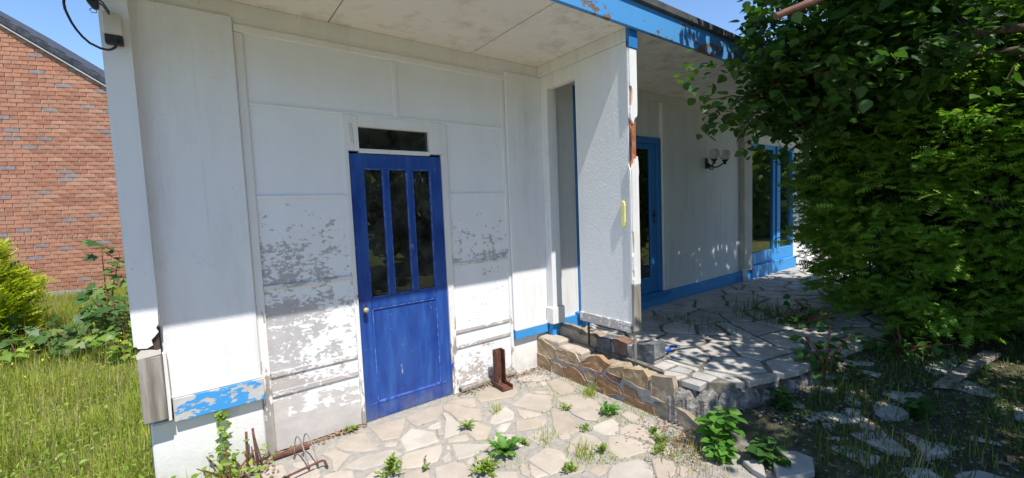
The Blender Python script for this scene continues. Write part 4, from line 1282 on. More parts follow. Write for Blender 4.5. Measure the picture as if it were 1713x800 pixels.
tag(BP, 'crumpled blue plastic strip lying on the terrace behind the kerb', 'plastic strip')
PO = MB().tube([(2.602, -2.19, 2.572), (2.64, -2.217, 2.589), (2.74, -2.285, 2.632), (2.90, -2.40, 2.708), (3.3, -2.68, 2.86)], [.018, .019, .020, .021, .023], 10).build('cut_branch', 'pole_brown', smooth=False)
tag(PO, 'bare reddish brown cut branch jutting into the leaves at the top', 'branch')
PK = MB().prism(rough_poly([(4.15, -2.62), (4.20, -2.70), (5.35, -2.86), (5.34, -2.76)], .006, .3), .19, .215).build('plank', 'wood_grey')
tag(PK, 'weathered grey plank lying on the ground under the yew', 'plank')
SP = MB().lathe([(0, 0), (.014, .001), (.018, .007), (.014, .016), (.004, .02)], (3.62, -1.62, .308), 10).build('pebble', 'plinth', smooth=True)
tag(SP, 'small white pebble on the terrace slab', 'pebble')

# ================================================================== PLANTS


def unit(v):
    return v / (np.linalg.norm(v, axis=-1, keepdims=True) + 1e-9)


# ---- broad-leaved tree whose crown hangs over the terrace
TR = thing('lime_tree', 'broad-leaved green tree hanging its branches over the terrace and eave', 'tree', (5.1, -4.3, 0))
TO = np.array([5.1, -4.3, 0.0])
cc, rr = np.array([5.55, -3.35, 3.95]), np.array([2.75, 2.55, 2.15])
lim = MB()
trunk_pts = [(5.1, -4.3, -.1), (5.12, -4.25, .8), (5.2, -4.15, 1.6), (5.3, -4.0, 2.4), (5.4, -3.8, 3.3), (5.5, -3.6, 4.4), (5.6, -3.5, 5.4)]
tm = MB().tube([tuple(np.array(p) - TO) for p in trunk_pts], [.17, .15, .13, .12, .09, .06, .025], 10).build('trunk', 'bark', TR, smooth=True)
ends, limb_pts = [], []
lims = MB()
r_ = np.random.default_rng(5)
targets = [(3.0, -1.9, 2.9), (3.6, -1.35, 2.35), (4.4, -1.25, 2.3), (5.4, -1.3, 2.5), (6.4, -1.6, 2.7), (7.3, -2.4, 3.2), (3.1, -3.2, 2.7), (3.1, -4.5, 3.0), (4.0, -5.4, 3.2), (5.5, -5.6, 3.4), (7.3, -4.6, 3.6),
           (3.4, -2.6, 4.4), (4.4, -1.7, 4.5), (5.6, -1.7, 4.9), (6.8, -2.3, 4.6), (4.3, -3.4, 5.6), (5.8, -3.3, 6.0), (6.8, -4.2, 5.2), (4.6, -4.7, 5.2), (4.0, -2.0, 3.6), (5.0, -2.2, 3.4), (6.0, -2.4, 3.8), (3.9, -3.8, 3.9), (3.05, -3.9, 3.6), (2.6, -4.3, 3.0), (2.55, -4.8, 3.5)]
for t in targets:
    t = np.array(t)
    k = r_.uniform(.25, .75)
    s = np.array(trunk_pts[2]) * (1 - k) + np.array(trunk_pts[5]) * k
    mid = (s + t) / 2 + np.array([0, 0, .75]) + r_.normal(0, .12, 3)
    P = []
    for q in np.linspace(0, 1, 9):
        p = (1 - q) ** 2 * s + 2 * q * (1 - q) * mid + q * q * t
        P.append(p)
    limb_pts += P[2:]
    lims.tube([tuple(p - TO) for p in P], list(np.linspace(.040, .006, 9)), 6)
limb_pts = np.array(limb_pts)
limb_all = limb_pts.copy()
lv, lf = [], []
tw = MB()
leaf_pos, leaf_dir = [], []
cnt = 0
while cnt < 1300:
    if cnt % 5 < 3:
        p = cc + rr * unit(r_.normal(size=3)) * (r_.uniform(.12, 1.0) ** .45)
    else:
        p = np.array([r_.uniform(3.4, 5.3), r_.uniform(-2.6, -1.2), r_.uniform(2.2, 3.5)])
    if cnt % 14 == 5:
        p = np.array([r_.uniform(2.25, 3.2), r_.uniform(-5.2, -3.7), r_.uniform(2.6, 3.9)])
    elif cnt % 6 == 0:
        p = np.array([r_.uniform(2.45, 4.6), r_.uniform(-5.6, -3.8), r_.uniform(2.5, 4.0)])
    elif p[0] > 4.2 and p[1] < -2.85:
        continue
    if p[0] < 4.4 and p[1] > -3.4 and r_.uniform() < .08:
        continue
    if p[0] < 3.5 and -3.3 < p[1] < -1.0 and p[2] < 2.9 and r_.uniform() < .7:
        continue
    if p[1] > -1.02 and p[2] > 2.78:
        continue
    if p[1] > -.72 or p[0] < (2.78 if p[1] > -3.8 else 2.2):
        continue
    if p[0] / (p[1] + 3.21 + 1e-6) < 2.2 and p[1] > -2.9 and 2.3 < p[2] < 3.9:
        continue
    lowz = 2.02 + .22 * math.sin(p[0] * 3.1) + .15 * math.sin(p[1] * 4.0)
    if p[2] < lowz:
        continue
    j = np.argmin(((limb_pts - p) ** 2).sum(1) + .4 * np.maximum(0, limb_pts[:, 2] - p[2]))
    s = limb_pts[j]
    d = p - s
    L = np.linalg.norm(d)
    if L > 1.5:
        continue
    cnt += 1
    m = (s + p) / 2 + np.array([0, 0, .12 * L])
    tw.tube([tuple(q - TO) for q in (s, m, p)], [.006, .004, .002], 4, False)
    n = int(r_.integers(17, 27))
    for q in r_.uniform(.35, 1.05, n):
        b_ = (1 - q) ** 2 * s + 2 * q * (1 - q) * m + q * q * p
        leaf_pos.append(b_ + r_.normal(0, .055, 3))
        dd = unit(d) * .5 + unit(r_.normal(size=3)) * .9
        dd[2] = dd[2] * .5 - .28
        leaf_dir.append(dd)
# the low spray that reaches out in front of the wing wall's soffit
nc = len(leaf_pos)
lp = np.array(leaf_pos)
ld = np.array(leaf_dir)
k = (lp[:, 0] / (lp[:, 1] + 3.21 + 1e-6) < 2.12) & (lp[:, 1] > -2.9) & (lp[:, 2] > 2.35) & (lp[:, 2] < 3.9)
leaf_pos, leaf_dir = list(lp[~k]), list(ld[~k])
for base, tip, n in [((3.75, -1.75, 2.62), (3.02, -1.38, 2.56), 48), ((3.9, -1.6, 2.42), (3.22, -1.40, 2.36), 40), ((4.2, -1.6, 2.30), (3.70, -1.55, 2.20), 36), ((4.3, -1.7, 2.15), (3.72, -1.52, 2.06), 40), ((4.5, -1.75, 2.05), (4.15, -1.60, 1.93), 34), ((3.9, -1.9, 2.75), (3.42, -1.70, 2.66), 24), ((4.4, -1.9, 2.4), (3.85, -1.75, 2.35), 50), ((4.8, -2.0, 2.3), (4.3, -1.85, 2.2), 50)]:
    s, p = np.array(base), np.array(tip)
    tw.tube([tuple(q - TO) for q in (limb_pts[np.argmin(((limb_pts - s) ** 2).sum(1))], s, (s + p) / 2 + np.array([0, 0, .04]), p)], [.009, .007, .005, .002], 5, False)
    for q in r_.uniform(0, 1.05, n):
        leaf_pos.append(s + (p - s) * q + r_.normal(0, .05, 3))
        dd = unit(p - s) * .6 + unit(r_.normal(size=3)) * .8
        dd[2] -= .35
        leaf_dir.append(dd)
for p in limb_all:
    if p[2] > 2.2 and p[0] > 3.2 and p[1] > -3.0 and p[0] / (p[1] + 3.21) > 2.2:
        for q in range(16):
            dd = unit(r_.normal(size=3))
            leaf_pos.append(p + dd * r_.uniform(.04, .22))
            dd[2] = dd[2] * .5 - .28
            leaf_dir.append(dd)
leaf_pos = np.array(leaf_pos)
leaf_dir = np.array(leaf_dir)
keep = ~((leaf_pos[:, 1] > -1.18) & (leaf_pos[:, 2] > 2.86))
leaf_pos, leaf_dir = leaf_pos[keep], leaf_dir[keep]
up = unit(np.array([[-.05, -.25, 1.0]]) + r_.normal(0, .38, leaf_pos.shape))
V, F = inst(*T_HEART, leaf_pos - TO, frames(leaf_dir, up), r_.uniform(.05, .092, len(leaf_pos)))
mesh_np('crown', V, F, 'leaf_lime', TR)
lims.build('limbs', 'bark', TR, smooth=True)
tw.build('twigs', 'bark', TR)


# ---- conifers made of layered sprays
def conifer(name, label, cat_, base, centre, radii, nclump, per, size, mat, tmpl, inner, seed, front=None, zmin=None, droop=-.18, up_bias=0.0):
    r = np.random.default_rng(seed)
    T = thing(name, label, cat_, base)
    B = np.array(base)
    c, rad = np.array(centre), np.array(radii)
    pos, dirs, ups, sc = [], [], [], []
    k = 0
    while k < nclump:
        n = unit(r.normal(size=3))
        if front is not None and n @ front < -.35:
            continue
        bulge = 1 + .10 * math.sin(n[0] * 7 + seed) * math.sin(n[2] * 9) + .07 * math.sin(n[1] * 11 + 2)
        p = c + rad * n * bulge * r.uniform(.80, 1.04)
        if name == 'yew':
            k_ = 1.16 - .11 * p[2]
            p[:2] = c[:2] + (p[:2] - c[:2]) * k_ * r.uniform(.96, 1.08)
        if zmin is not None and p[2] < zmin(p):
            continue
        k += 1
        out = np.array([n[0], n[1], 0])
        out = unit(out + 1e-6)
        ss = r.uniform(.75, 1.25)
        for q in range(per):
            a = r.normal(0, 1.0)
            d = np.array([out[0] * math.cos(a) - out[1] * math.sin(a), out[0] * math.sin(a) + out[1] * math.cos(a), droop + r.normal(0, .36) + up_bias])
            off = out * r.uniform(-.16, .10) * ss + np.array([-out[1], out[0], 0]) * r.normal(0, .085) * ss + np.array([0, 0, r.normal(0, .04)])
            pos.append(p + off * (size / .12))
            dirs.append(d)
            sc.append(size * ss * r.uniform(.7, 1.2))
    pos, dirs = np.array(pos), np.array(dirs)
    up_ = unit(np.array([[-.15, -.15, 1.0]]) + r.normal(0, .5, pos.shape))
    V, F = inst(*tmpl, pos - B, frames(dirs, up_), np.array(sc))
    mesh_np('crown', V, F, mat, T)
    # old foliage inside; shade between the sprays is put into its dark colour
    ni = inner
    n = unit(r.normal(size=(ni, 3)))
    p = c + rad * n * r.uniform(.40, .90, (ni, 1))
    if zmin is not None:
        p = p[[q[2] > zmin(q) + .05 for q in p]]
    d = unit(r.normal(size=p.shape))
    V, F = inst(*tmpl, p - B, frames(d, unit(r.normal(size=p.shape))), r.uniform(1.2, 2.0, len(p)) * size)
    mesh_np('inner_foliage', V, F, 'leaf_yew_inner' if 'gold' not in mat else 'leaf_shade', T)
    st = MB()
    st.tube([(0, 0, -.05), (.03, .02, radii[2] * .6), (.0, .05, radii[2] * 1.7)], [.09 * radii[0], .06 * radii[0], .015], 8)
    for q in range(22):
        a = r.uniform(0, 6.28)
        z0 = r.uniform(.1, radii[2] * 1.5)
        st.tube([(0, 0, z0), (.5 * radii[0] * math.cos(a), .5 * radii[1] * math.sin(a), z0 + .15), (.85 * radii[0] * math.cos(a), .85 * radii[1] * math.sin(a), z0 + .18)], [.02, .012, .004], 5, False)
    st.build('trunk', 'bark', T)
    return T


conifer('yew', 'dense dark green yew bush filling the right side beside the terrace', 'bush', (6.3, -2.45, .1), (6.3, -2.42, 1.95), (1.50, 1.30, 1.86),
        1700, 25, .105, 'leaf_yew', T_FROND, 12000, 3, front=unit(np.array([-1.0, -.25, .25])), zmin=lambda p: .10 + .22 * max(0, math.sin(p[1] * 2.2 + .6)), droop=.02)
conifer('golden_conifer', 'yellow-green golden conifer at the left edge of the lawn', 'bush', (-2.55, 4.55, .02), (-2.55, 4.55, .72), (.86, .8, .86), 300, 26, .12, 'leaf_gold', T_THUJA, 2500, 8, front=unit(np.array([.6, -1, .2])), zmin=lambda p: .08, droop=.55)


# ---- maple saplings and low shrubs at the back of the lawn
def sapling(label, x, y, h, nst, spread, nleaf, size, seed, mat='leaf_maple', name='maple_sapling', tmpl=T_MAPLE, cat_='sapling'):
    r = np.random.default_rng(seed)
    z = float(ground_z(x, y))
    T = thing(name, label, cat_, (x, y, z))
    st = MB()
    pos, dirs = [], []
    for s in range(nst):
        a = r.uniform(0, 6.28)
        hh = h * (1 if s == 0 else r.uniform(.45, .9))
        tip = np.array([math.cos(a) * spread * (0.2 if s == 0 else 1), math.sin(a) * spread * (0.2 if s == 0 else 1), hh])
        mid = tip * np.array([.35, .35, .55])
        st.tube([(0, 0, -.03), tuple(mid), tuple(tip)], [.012, .008, .003], 5, False)
        for q in np.linspace(.22, 1.0, nleaf):
            b_ = 2 * q * (1 - q) * mid + q * q * tip
            for w in range(2):
                a2 = r.uniform(0, 6.28)
                pet = np.array([math.cos(a2), math.sin(a2), r.uniform(-.05, .25)])
                pos.append(b_ + pet * r.uniform(.05, .16) * (1.15 - .5 * q))
                dirs.append(np.array([pet[0], pet[1], -.35 + r.normal(0, .2)]))
    pos, dirs = np.array(pos), np.array(dirs)
    up_ = unit(np.array([[.1, -.45, 1.0]]) + r.normal(0, .28, pos.shape))
    V, F = inst(*tmpl, pos, frames(dirs, up_), r.uniform(.6, 1.15, len(pos)) * size)
    mesh_np('foliage', V, F, mat, T)
    st.build('stem', 'stem_red', T)
    return T


sapling('tall maple sapling with red stems against the brick wall', -.98, 4.35, 1.26, 3, .18, 11, .15, 21)
sapling('leafy maple sapling at the foot of the tall one by the house corner', -.86, 3.9, .72, 7, .24, 8, .12, 22)
sapling('broad low maple seedling in the middle of the back shrubs', -1.32, 4.2, .40, 6, .30, 5, .14, 23)
sapling('dark bushy maple seedling next to the golden conifer', -1.72, 4.2, .46, 6, .30, 5, .13, 24)
sapling('short maple seedling at the front of the back shrubs', -1.12, 3.75, .36, 6, .28, 5, .12, 25)
sapling('small yellowish seedling in the grass before the golden conifer', -1.66, 3.75, .34, 5, .25, 5, .10, 26, mat='leaf_weed')
sapling('low seedling in the grass by the house corner', -.72, 3.3, .40, 5, .22, 5, .10, 27, mat='leaf_weed')
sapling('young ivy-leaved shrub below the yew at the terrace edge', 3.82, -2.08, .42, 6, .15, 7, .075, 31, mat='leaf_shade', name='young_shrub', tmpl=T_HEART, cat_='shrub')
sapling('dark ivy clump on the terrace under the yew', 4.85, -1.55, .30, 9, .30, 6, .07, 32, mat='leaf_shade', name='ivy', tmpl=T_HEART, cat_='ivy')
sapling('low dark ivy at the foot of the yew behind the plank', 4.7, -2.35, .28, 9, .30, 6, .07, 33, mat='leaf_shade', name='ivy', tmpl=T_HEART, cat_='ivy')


def nettle(label, x, y, z, h, nst, spread, size, seed, mat='leaf_nettle', name='nettle', cat_='weed'):
    r = np.random.default_rng(seed)
    T = thing(name, label, cat_, (x, y, z))
    st = MB()
    pos, dirs = [], []
    for s in range(nst):
        a = r.uniform(0, 6.28)
        hh = h * r.uniform(.55, 1.05)
        tip = np.array([math.cos(a) * spread * r.uniform(.2, 1), math.sin(a) * spread * r.uniform(.2, 1), hh])
        st.tube([(0, 0, -.02), tuple(tip * np.array([.4, .4, .5])), tuple(tip)], [.004, .0035, .0015], 5, False)
        for i, q in enumerate(np.linspace(.25, 1.0, 5)):
            b_ = tip * np.array([q, q, q])
            for sgn in (0, math.pi):
                a2 = i * math.pi / 2 + sgn + a
                dv = np.array([math.cos(a2), math.sin(a2), .1])
                pos.append(b_ + dv * .015)
                dirs.append(dv + np.array([0, 0, r.normal(-.2, .15)]))
    pos, dirs = np.array(pos), np.array(dirs)
    up_ = unit(np.array([[0, -.2, 1.0]]) + r.normal(0, .2, pos.shape))
    V, F = inst(*T_HEART, pos, frames(dirs, up_), r.uniform(.7, 1.15, len(pos)) * size)
    mesh_np('foliage', V, F, mat, T)
    st.build('stem', 'stem_green', T)


nettle('bright green nettle clump at the broken end of the stone wall', 2.60, -1.86, .0, .24, 11, .11, .07, 41)
nettle('small nettle at the foot of the bright green nettle clump', 2.47, -1.93, .0, .13, 6, .07, .06, 42)
nettle('dark green nettle in the shade at the bottom edge', 2.66, -2.14, .0, .14, 8, .10, .06, 43, 'leaf_shade')
nettle('small nettle in the soil between the terrace and the slabs', 3.22, -1.98, .10, .16, 5, .06, .06, 44, 'leaf_shade')
nettle('lone seedling in bare soil under the yew', 3.75, -2.62, .10, .14, 5, .07, .06, 45, 'leaf_shade')


# ---- patio weeds: rosettes and tufts
def strip_leaf(L, w, seg=6, lob=.25, arch=.5, r=random):
    vs, fs = [], []
    for i in range(seg + 1):
        t = i / seg
        ww = w * math.sin(math.pi * min(1, .12 + t * .88)) ** .8 * (1 + lob * (1 if i % 2 else -1))
        if i == seg:
            ww = w * .05
        zz = arch * L * (t * .9 - t * t)
        vs += [(-ww, t * L, zz + .2 * ww), (0, t * L, zz), (ww, t * L, zz + .2 * ww)]
    for i in range(seg):
        a = 3 * i
        fs += [(a, a + 1, a + 4, a + 3), (a + 1, a + 2, a + 5, a + 4)]
    return vs, fs


def rosette(label, x, y, n, L, w, seed, mat='leaf_weed', lob=.2, arch=.6, z=.012, up=.35, name='weed'):
    r = random.Random(seed)
    T = thing(name, label, 'weed', (x, y, z))
    mb = MB()
    for i in range(n):
        a = 2 * math.pi * i / n * 1.618 * 3 + r.uniform(-.3, .3)
        LL = L * r.uniform(.6, 1.1)
        vs, fs = strip_leaf(LL, w * r.uniform(.7, 1.15), 9, lob, arch)
        tilt = r.uniform(.05, up) * 1.6
        ca, sa, ct, st_ = math.cos(a), math.sin(a), math.cos(tilt), math.sin(tilt)
        out = []
        for (px, py, pz) in vs:
            py, pz = py * ct - pz * st_, py * st_ + pz * ct
            out.append((px * ca - py * sa, px * sa + py * ca, max(pz, 0.001) + .002))
        mb.add(out, fs)
    mb.build('leaves', mat, T)
    MB().tube([(0, 0, -.02), (0, .003, .012), (.003, .004, .022)], [.006, .006, .002], 6).build('crown', 'stem_green', T)


def bushy(label, x, y, h, nst, spread, size, seed, mat='leaf_weed', z=.008):
    h, size = h * .7, size * .85
    r = np.random.default_rng(seed)
    T = thing('weed', label, 'weed', (x, y, z))
    st = MB()
    pos, dirs = [], []
    for s in range(nst):
        a = r.uniform(0, 6.28)
        q = r.uniform(.15, 1)
        tip = np.array([math.cos(a) * spread * q, math.sin(a) * spread * q, h * r.uniform(.5, 1.1) * (1.2 - .7 * q)])
        st.tube([(0, 0, -.01), tuple(tip * np.array([.5, .5, .6])), tuple(tip)], [.0022, .0018, .001], 4, False)
        for t in np.linspace(.3, 1.05, 7):
            a2 = r.uniform(0, 6.28)
            dv = np.array([math.cos(a2), math.sin(a2), r.uniform(-.1, .6)]) + .5 * unit(tip)
            pos.append(tip * t)
            dirs.append(dv)
    pos, dirs = np.array(pos), np.array(dirs)
    up_ = unit(np.array([[0, -.1, 1.0]]) + r.normal(0, .35, pos.shape))
    V, F = inst(*T_OVAL, pos, frames(dirs, up_), r.uniform(.6, 1.25, len(pos)) * size)
    mesh_np('foliage', V, F, mat, T)
    st.build('stem', 'stem_green', T)


def tuft(label, x, y, n, h, seed, mat='grass', z=.0, spread=.05, w=.005, name='grass_tuft'):
    r = np.random.default_rng(seed)
    p = np.stack([r.normal(0, spread, n), r.normal(0, spread, n), np.zeros(n) - .005], 1)
    V, F = blades(p, r.uniform(.4, 1.1, n) * h, r.uniform(.6, 1.2, n) * w, .75, seed)
    T = thing(name, label, 'grass', (x, y, z))
    mesh_np('blades', V, F, mat, T)['kind'] = 'stuff'


rosette('small green rosette weed alone in the middle of the patio', 1.478, -.60, 9, .085, .012, 51, lob=.05, arch=.7, up=.6)
rosette('large lobed thistle-like weed at the bottom centre of the patio', 1.50, -1.03, 26, .15, .021, 52, 'leaf_nettle', .55, .45, up=.6)
bushy('bright yellowish weed touching the left of the large lobed weed', 1.30, -1.10, .09, 26, .10, .034, 53)
bushy('tiny yellow-green weed right of the large lobed weed', 1.66, -1.02, .05, 10, .04, .024, 54)
bushy('bushy green weed at the bottom edge left of centre', 0.855, -.74, .12, 24, .085, .034, 55)
bushy('thin upright weed at the bottom edge beside the bushy one', 1.02, -.86, .11, 6, .03, .026, 56)
bushy('leafy green weed against the foot of the stone wall', 2.42, -1.12, .10, 22, .085, .036, 57, 'leaf_nettle')
bushy('small weed in a joint beside the pale slab', 2.21, -.86, .07, 9, .045, .024, 58)
bushy('low weed in the joint at the patio centre right', 2.11, -1.16, .05, 12, .06, .022, 59)
bushy('green weed at the bottom edge, right of the large lobed weed', 1.70, -1.45, .08, 12, .06, .028, 60)
bushy('small weed with upright leaves in the joint near the bottom', 1.98, -1.44, .09, 12, .05, .024, 61)
bushy('green weed growing under the door casing by the wall', 0.82, -.035, .045, 12, .05, .022, 62)
bushy('little weed where the paving meets the end of the wall', 2.43, -1.50, .05, 10, .035, .026, 63, 'leaf_nettle')
bushy('weed in the debris near the nettles', 2.36, -1.60, .07, 14, .07, .026, 64)
bushy('weed by the loose slab at the right of the patio', 2.27, -1.66, .06, 12, .06, .024, 65)
tuft('green grass tuft in the joint below the steel upright', 1.80, -.50, 40, .085, 71, spread=.035)
tuft('lush grass tuft at the foot of the stone wall', 2.55, -.80, 90, .13, 72, spread=.04, w=.006)
tuft('dry and green grass tuft on the pale central slab', 1.88, -1.36, 80, .12, 73, spread=.045)
tuft('small grass tuft in the joint right of the oval slab', 1.78, -1.09, 30, .10, 74, spread=.03)
tuft('spindly grass tuft left of the loose gravel', 1.86, -1.02, 30, .08, 75, spread=.04)
tuft('dry straw tuft at the end of the stone wall', 2.42, -1.72, 120, .10, 76, 'grass_dry', spread=.10)
tuft('dry straw patch at the bottom edge by the nettles', 2.30, -1.88, 160, .09, 77, 'grass_dry', spread=.14)
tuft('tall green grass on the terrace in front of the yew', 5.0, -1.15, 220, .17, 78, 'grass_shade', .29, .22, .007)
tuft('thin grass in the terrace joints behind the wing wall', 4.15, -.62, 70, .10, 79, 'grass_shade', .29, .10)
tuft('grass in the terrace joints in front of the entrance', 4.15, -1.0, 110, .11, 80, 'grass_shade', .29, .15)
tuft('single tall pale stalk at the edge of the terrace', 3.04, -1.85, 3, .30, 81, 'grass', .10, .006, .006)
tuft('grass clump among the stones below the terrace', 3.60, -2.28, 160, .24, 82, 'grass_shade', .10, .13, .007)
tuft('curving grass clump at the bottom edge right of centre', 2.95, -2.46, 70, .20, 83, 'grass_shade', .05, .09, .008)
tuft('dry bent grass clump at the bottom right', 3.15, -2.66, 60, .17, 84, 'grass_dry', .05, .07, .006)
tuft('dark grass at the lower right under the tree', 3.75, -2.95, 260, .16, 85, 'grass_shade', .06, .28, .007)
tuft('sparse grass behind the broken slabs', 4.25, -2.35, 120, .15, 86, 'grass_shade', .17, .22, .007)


# creeper on the plinth
r = np.random.default_rng(90)
T = thing('creeper', 'thin green creeper climbing the white plinth under the blue board', 'creeper', (.04, -.03, -.05))
MB().tube([(.03, -.02, 0), (.0, .0, .2), (-.01, .012, .36), (-.005, .012, .47)], [.004, .003, .0025, .001], 5, False).build('stem', 'stem_green', T)
q = r.uniform(.15, 1, 70)
p = np.stack([r.normal(0, .016, 70) + .02 * (1 - q), r.uniform(-.015, .005, 70), q * .47], 1)
V, F = inst(*T_HEART, p, frames(np.stack([r.normal(0, 1, 70), -np.abs(r.normal(.3, .2, 70)), r.normal(-.1, .5, 70)], 1), unit(np.array([[0, -1, .4]]) + r.normal(0, .2, (70, 3)))), r.uniform(.018, .036, 70))
mesh_np('foliage', V, F, 'leaf_weed', T)
sapling('leafy bramble at the bottom left below the white plinth', .06, -.12, .26, 9, .16, 5, .05, 91, 'leaf_weed', 'bramble', T_OVAL, 'weed')
sapling('small bramble between the rusty rods and the plinth', .20, -.05, .20, 5, .07, 4, .035, 92, 'leaf_weed', 'bramble', T_OVAL, 'weed')

# ================================================================== GROUND COVER


def scatter(n, x0, x1, y0, y1, seed):
    r = np.random.default_rng(seed)
    x, y = r.uniform(x0, x1, n), r.uniform(y0, y1, n)
    return x, y, r


x, y, r = scatter(110000, -3.6, .1, -1.0, 7.6, 101)
k = (x < -.33) | (y < -.12)
k &= ~((x > .05) & (y > -3))
dn = .5 + .5 * np.sin(x * 3.1 + 1.7 * np.sin(y * 2.3)) * np.sin(y * 2.9 + x)
k &= r.uniform(size=len(x)) < .55 + .45 * dn
x, y = x[k], y[k]
dn = dn[k]
pos = np.stack([x, y, ground_z(x, y) - .01], 1)
h = r.uniform(.06, .20, len(x)) * (.6 + .9 * dn)
V1 = blades(pos, h, r.uniform(.004, .008, len(x)), 1.25, 102)
n2 = 900
i = r.integers(0, len(x), n2)
V2 = blades(pos[i], r.uniform(.28, .48, n2), r.uniform(.003, .005, n2), .3, 103)
g = mesh_np('lawn_grass', *cat([V1, V2]), 'grass')
tag(g, 'overgrown green lawn grass left of the house', 'grass', kind='stuff')
i = r.integers(0, len(x), 16000)
g = mesh_np('dry_grass', *blades(pos[i] + np.array([[.01, .01, 0]]), r.uniform(.08, .26, 16000), r.uniform(.003, .006, 16000), .9, 104), 'grass_dry')
tag(g, 'dry straw-coloured blades mixed through the lawn', 'grass', kind='stuff')
# broad-leaved ground cover near the plinth
x, y, r = scatter(4200, -1.9, .1, -.6, 3.2, 105)
k = ((x < -.34) | (y < -.05)) & (r.uniform(size=len(x)) < np.clip(1.2 - y * .35, .12, 1))
x, y = x[k], y[k]
p = np.stack([x, y, ground_z(x, y) + r.uniform(.03, .15, len(x))], 1)
V, F = inst(*T_OVAL, p, frames(unit(r.normal(size=p.shape)) * np.array([[1, 1, .4]]), unit(np.array([[0, -.1, 1.0]]) + r.normal(0, .35, p.shape))), r.uniform(.018, .045, len(p)))
g = mesh_np('ground_cover', V, F, 'leaf_weed')
tag(g, 'low broad-leaved weeds covering the lawn near the plinth', 'weeds', kind='stuff')
x, y, r = scatter(60, -2.0, -.6, 2.0, 4.2, 106)
p = np.stack([x, y, ground_z(x, y) + r.uniform(.2, .42, len(x))], 1)
V, F = inst(*T_OVAL, p, frames(unit(r.normal(size=p.shape)), None), np.full(len(p), .03))
g = mesh_np('yellow_flowers', V, F, 'flower_yellow')
tag(g, 'scattered small yellow flowers in the long grass', 'flowers', kind='stuff')
# soil cover under the tree: thin grass, litter, chips
x, y, r = scatter(26000, 2.75, 7.0, -4.2, -1.95, 107)
k = r.uniform(size=len(x)) < .25 + .75 * (np.sin(x * 4 + y * 3) * np.sin(y * 5.5) > .05)
k &= (y < -2.12 - .05 * np.sin(x * 9))
x, y = x[k], y[k]
pos = np.stack([x, y, ground_z(x, y) - .01], 1)
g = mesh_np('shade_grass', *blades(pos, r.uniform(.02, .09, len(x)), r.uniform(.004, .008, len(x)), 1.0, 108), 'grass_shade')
tag(g, 'thin grass on the shaded soil under the tree', 'grass', kind='stuff')


def flakes(name, label, cat_, P, size, mat, seed, flat=.5):
    r = np.random.default_rng(seed)
    d = unit(r.normal(size=P.shape) * np.array([[1, 1, .25]]))
    V, F = inst(*T_OVAL, P, frames(d, unit(np.array([[0, 0, 1.0]]) + r.normal(0, flat, P.shape))), r.uniform(.6, 1.4, len(P)) * size)
    g = mesh_np(name, V, F, mat)
    tag(g, label, cat_, kind='stuff')


x, y, r = scatter(1500, 2.7, 6.5, -4.0, -1.85, 109)
flakes('leaf_litter', 'brown dead leaves lying on the shaded soil', 'leaf litter', np.stack([x, y, ground_z(x, y) + .008], 1), .035, 'litter', 110)
x = np.concatenate([r.uniform(.29, .93, 260), r.uniform(1.72, 2.66, 200), r.normal(2.5, .12, 240), r.uniform(.1, .3, 120)])
y = np.concatenate([-np.abs(r.normal(0, .035, 260)) - .02, -np.abs(r.normal(0, .04, 200)) - .04, r.normal(-1.62, .16, 240), r.uniform(-.35, -.03, 120)])
flakes('wall_litter', 'brown leaf debris gathered along the foot of the wall', 'leaf litter', np.stack([x, y, np.full(len(x), .012) + r.uniform(0, .012, len(x))], 1), .022, 'litter', 111)
x, y, r = scatter(5000, 2.85, 6.5, -3.6, -2.0, 131)
k = (np.sin(x * 3 + 1) * np.sin(y * 4.3 + .5) > -.1) & (y < -2.1)
x, y = x[k], y[k]
p = np.stack([x, y, ground_z(x, y) + r.uniform(.01, .06, len(x))], 1)
V, F = inst(*T_OVAL, p, frames(unit(r.normal(size=p.shape)) * np.array([[1, 1, .4]]), unit(np.array([[0, -.1, 1.0]]) + r.normal(0, .35, p.shape))), r.uniform(.015, .038, len(p)))
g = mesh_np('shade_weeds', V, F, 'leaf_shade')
tag(g, 'low green weeds covering the shaded soil at the lower right', 'weeds', kind='stuff')


def in_stone(x, y):
    ins = np.zeros(len(x), bool)
    for P in FLAGS:
        c = np.zeros(len(x), bool)
        n = len(P)
        for i in range(n):
            (ax, ay), (bx_, by) = P[i], P[(i + 1) % n]
            with np.errstate(divide='ignore', invalid='ignore'):
                h = ((ay > y) != (by > y)) & (x < (bx_ - ax) * (y - ay) / (by - ay) + ax)
            c ^= h
        ins |= c
    return ins


x, y, r = scatter(30000, .5, 2.66, -2.1, -.05, 133)
patch = np.sin(x * 5.1 + 1.3 * np.sin(y * 4)) * np.sin(y * 6.3 + x)
w_ = np.clip((x - .9) / 1.6 + (-y - .6) * .35, 0, 1) * np.clip(patch * 1.6 + .25, 0, 1)
k = (r.uniform(size=len(x)) < w_ * .55) & ~in_stone(x, y)
x, y = x[k], y[k]
pos = np.stack([x, y, np.full(len(x), -.002)], 1)
n = len(x)
g = mesh_np('joint_grass', *blades(pos[: n // 2], r.uniform(.012, .05, n // 2), r.uniform(.002, .004, n // 2), 1.0, 134), 'grass')
tag(g, 'short grass growing along the joints of the patio paving', 'grass', kind='stuff')
m = n - n // 2
p = pos[n // 2:] + np.stack([np.zeros(m), np.zeros(m), r.uniform(.004, .018, m)], 1)
V, F = inst(*T_OVAL, p, frames(unit(r.normal(size=p.shape)) * np.array([[1, 1, .4]]), unit(np.array([[0, 0, 1.0]]) + r.normal(0, .4, p.shape))), r.uniform(.006, .018, m))
g = mesh_np('joint_weeds', V, F, 'leaf_weed')
tag(g, 'tiny creeping weeds in the joints of the patio paving', 'weeds', kind='stuff')
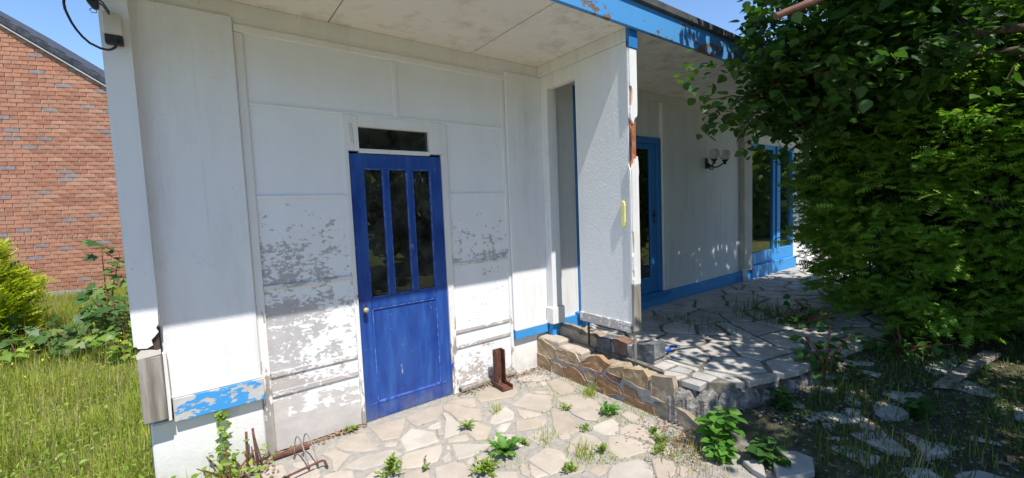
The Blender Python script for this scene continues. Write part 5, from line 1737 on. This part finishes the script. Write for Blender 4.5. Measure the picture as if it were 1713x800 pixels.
# gravel chips
T_CHIP = (np.array([(-.5, -.4, 0), (.5, -.3, 0), (.35, .5, 0), (-.4, .4, 0), (-.2, -.15, .4), (.2, -.1, .45), (.1, .25, .38)]),
          np.array([(0, 1, 5), (0, 5, 4), (1, 2, 6), (1, 6, 5), (2, 3, 6), (3, 0, 4), (3, 4, 6), (4, 5, 6)]))
x = np.concatenate([r.uniform(2.62, 4.4, 1000), r.uniform(2.2, 2.66, 220), r.uniform(2.2, 2.66, 120)])
y = np.concatenate([r.uniform(-3.1, -1.75, 1000), r.uniform(-.35, -.03, 220), r.uniform(-1.9, -1.4, 120)])
z = np.where(x > 2.7, ground_z(x, y), .0) + .004
P = np.stack([x, y, z], 1)
a = r.uniform(0, 6.28, len(x))
V, F = inst(*T_CHIP, P, frames(np.stack([np.cos(a), np.sin(a), 0 * a], 1)), r.uniform(.006, .022, len(x)))
g = mesh_np('gravel', V, F, 'gravel_mat')
tag(g, 'grey gravel chips on the bare soil below the terrace', 'gravel', kind='stuff')

# trees behind the viewer, seen only as reflections in the glass
r = np.random.default_rng(120)
n = 4200
u = unit(r.normal(size=(n, 3)))
p = np.array([[0, 0, 2.5]]) + u * np.array([[2.5, 1.7, 2.6]]) * r.uniform(.55, 1.05, (n, 1))
V, F = inst(*T_OVAL, p, frames(unit(r.normal(size=(n, 3))), unit(r.normal(size=(n, 3)))), r.uniform(.25, .5, n))
HT = [('bushy tree reflected in the blue door, left of the garden row', -2.5, -10.5), ('bushy tree reflected in the blue door, second of the garden row', 2.2, -9.6), ('bushy tree reflected in the door glass, middle of the garden row', 6.0, -9.2),
      ('bushy tree reflected in the entrance glass, fourth of the garden row', 10.0, -9.5), ('bushy tree reflected in the picture window, fifth of the garden row', 17.5, -4.2), ('bushy tree reflected in the picture window, right of the garden row', 21.5, -7.5)]
cm = None
for lab, x, y in HT:
    T = thing('garden_tree', lab, 'tree', (x, y, -.05), r.uniform(0, 6.28), 'trees reflected in the glass')
    if cm is None:
        cm = mesh_np('crown', V, F, 'leaf_hedge', T).data
        tmm = MB().tube([(0, 0, 0), (.05, .03, 1.5), (0, 0, 4.5)], [.2, .15, .05], 8).build('trunk', 'bark', T).data
    else:
        link('crown', cm, None, T)
        link('trunk', tmm, None, T)
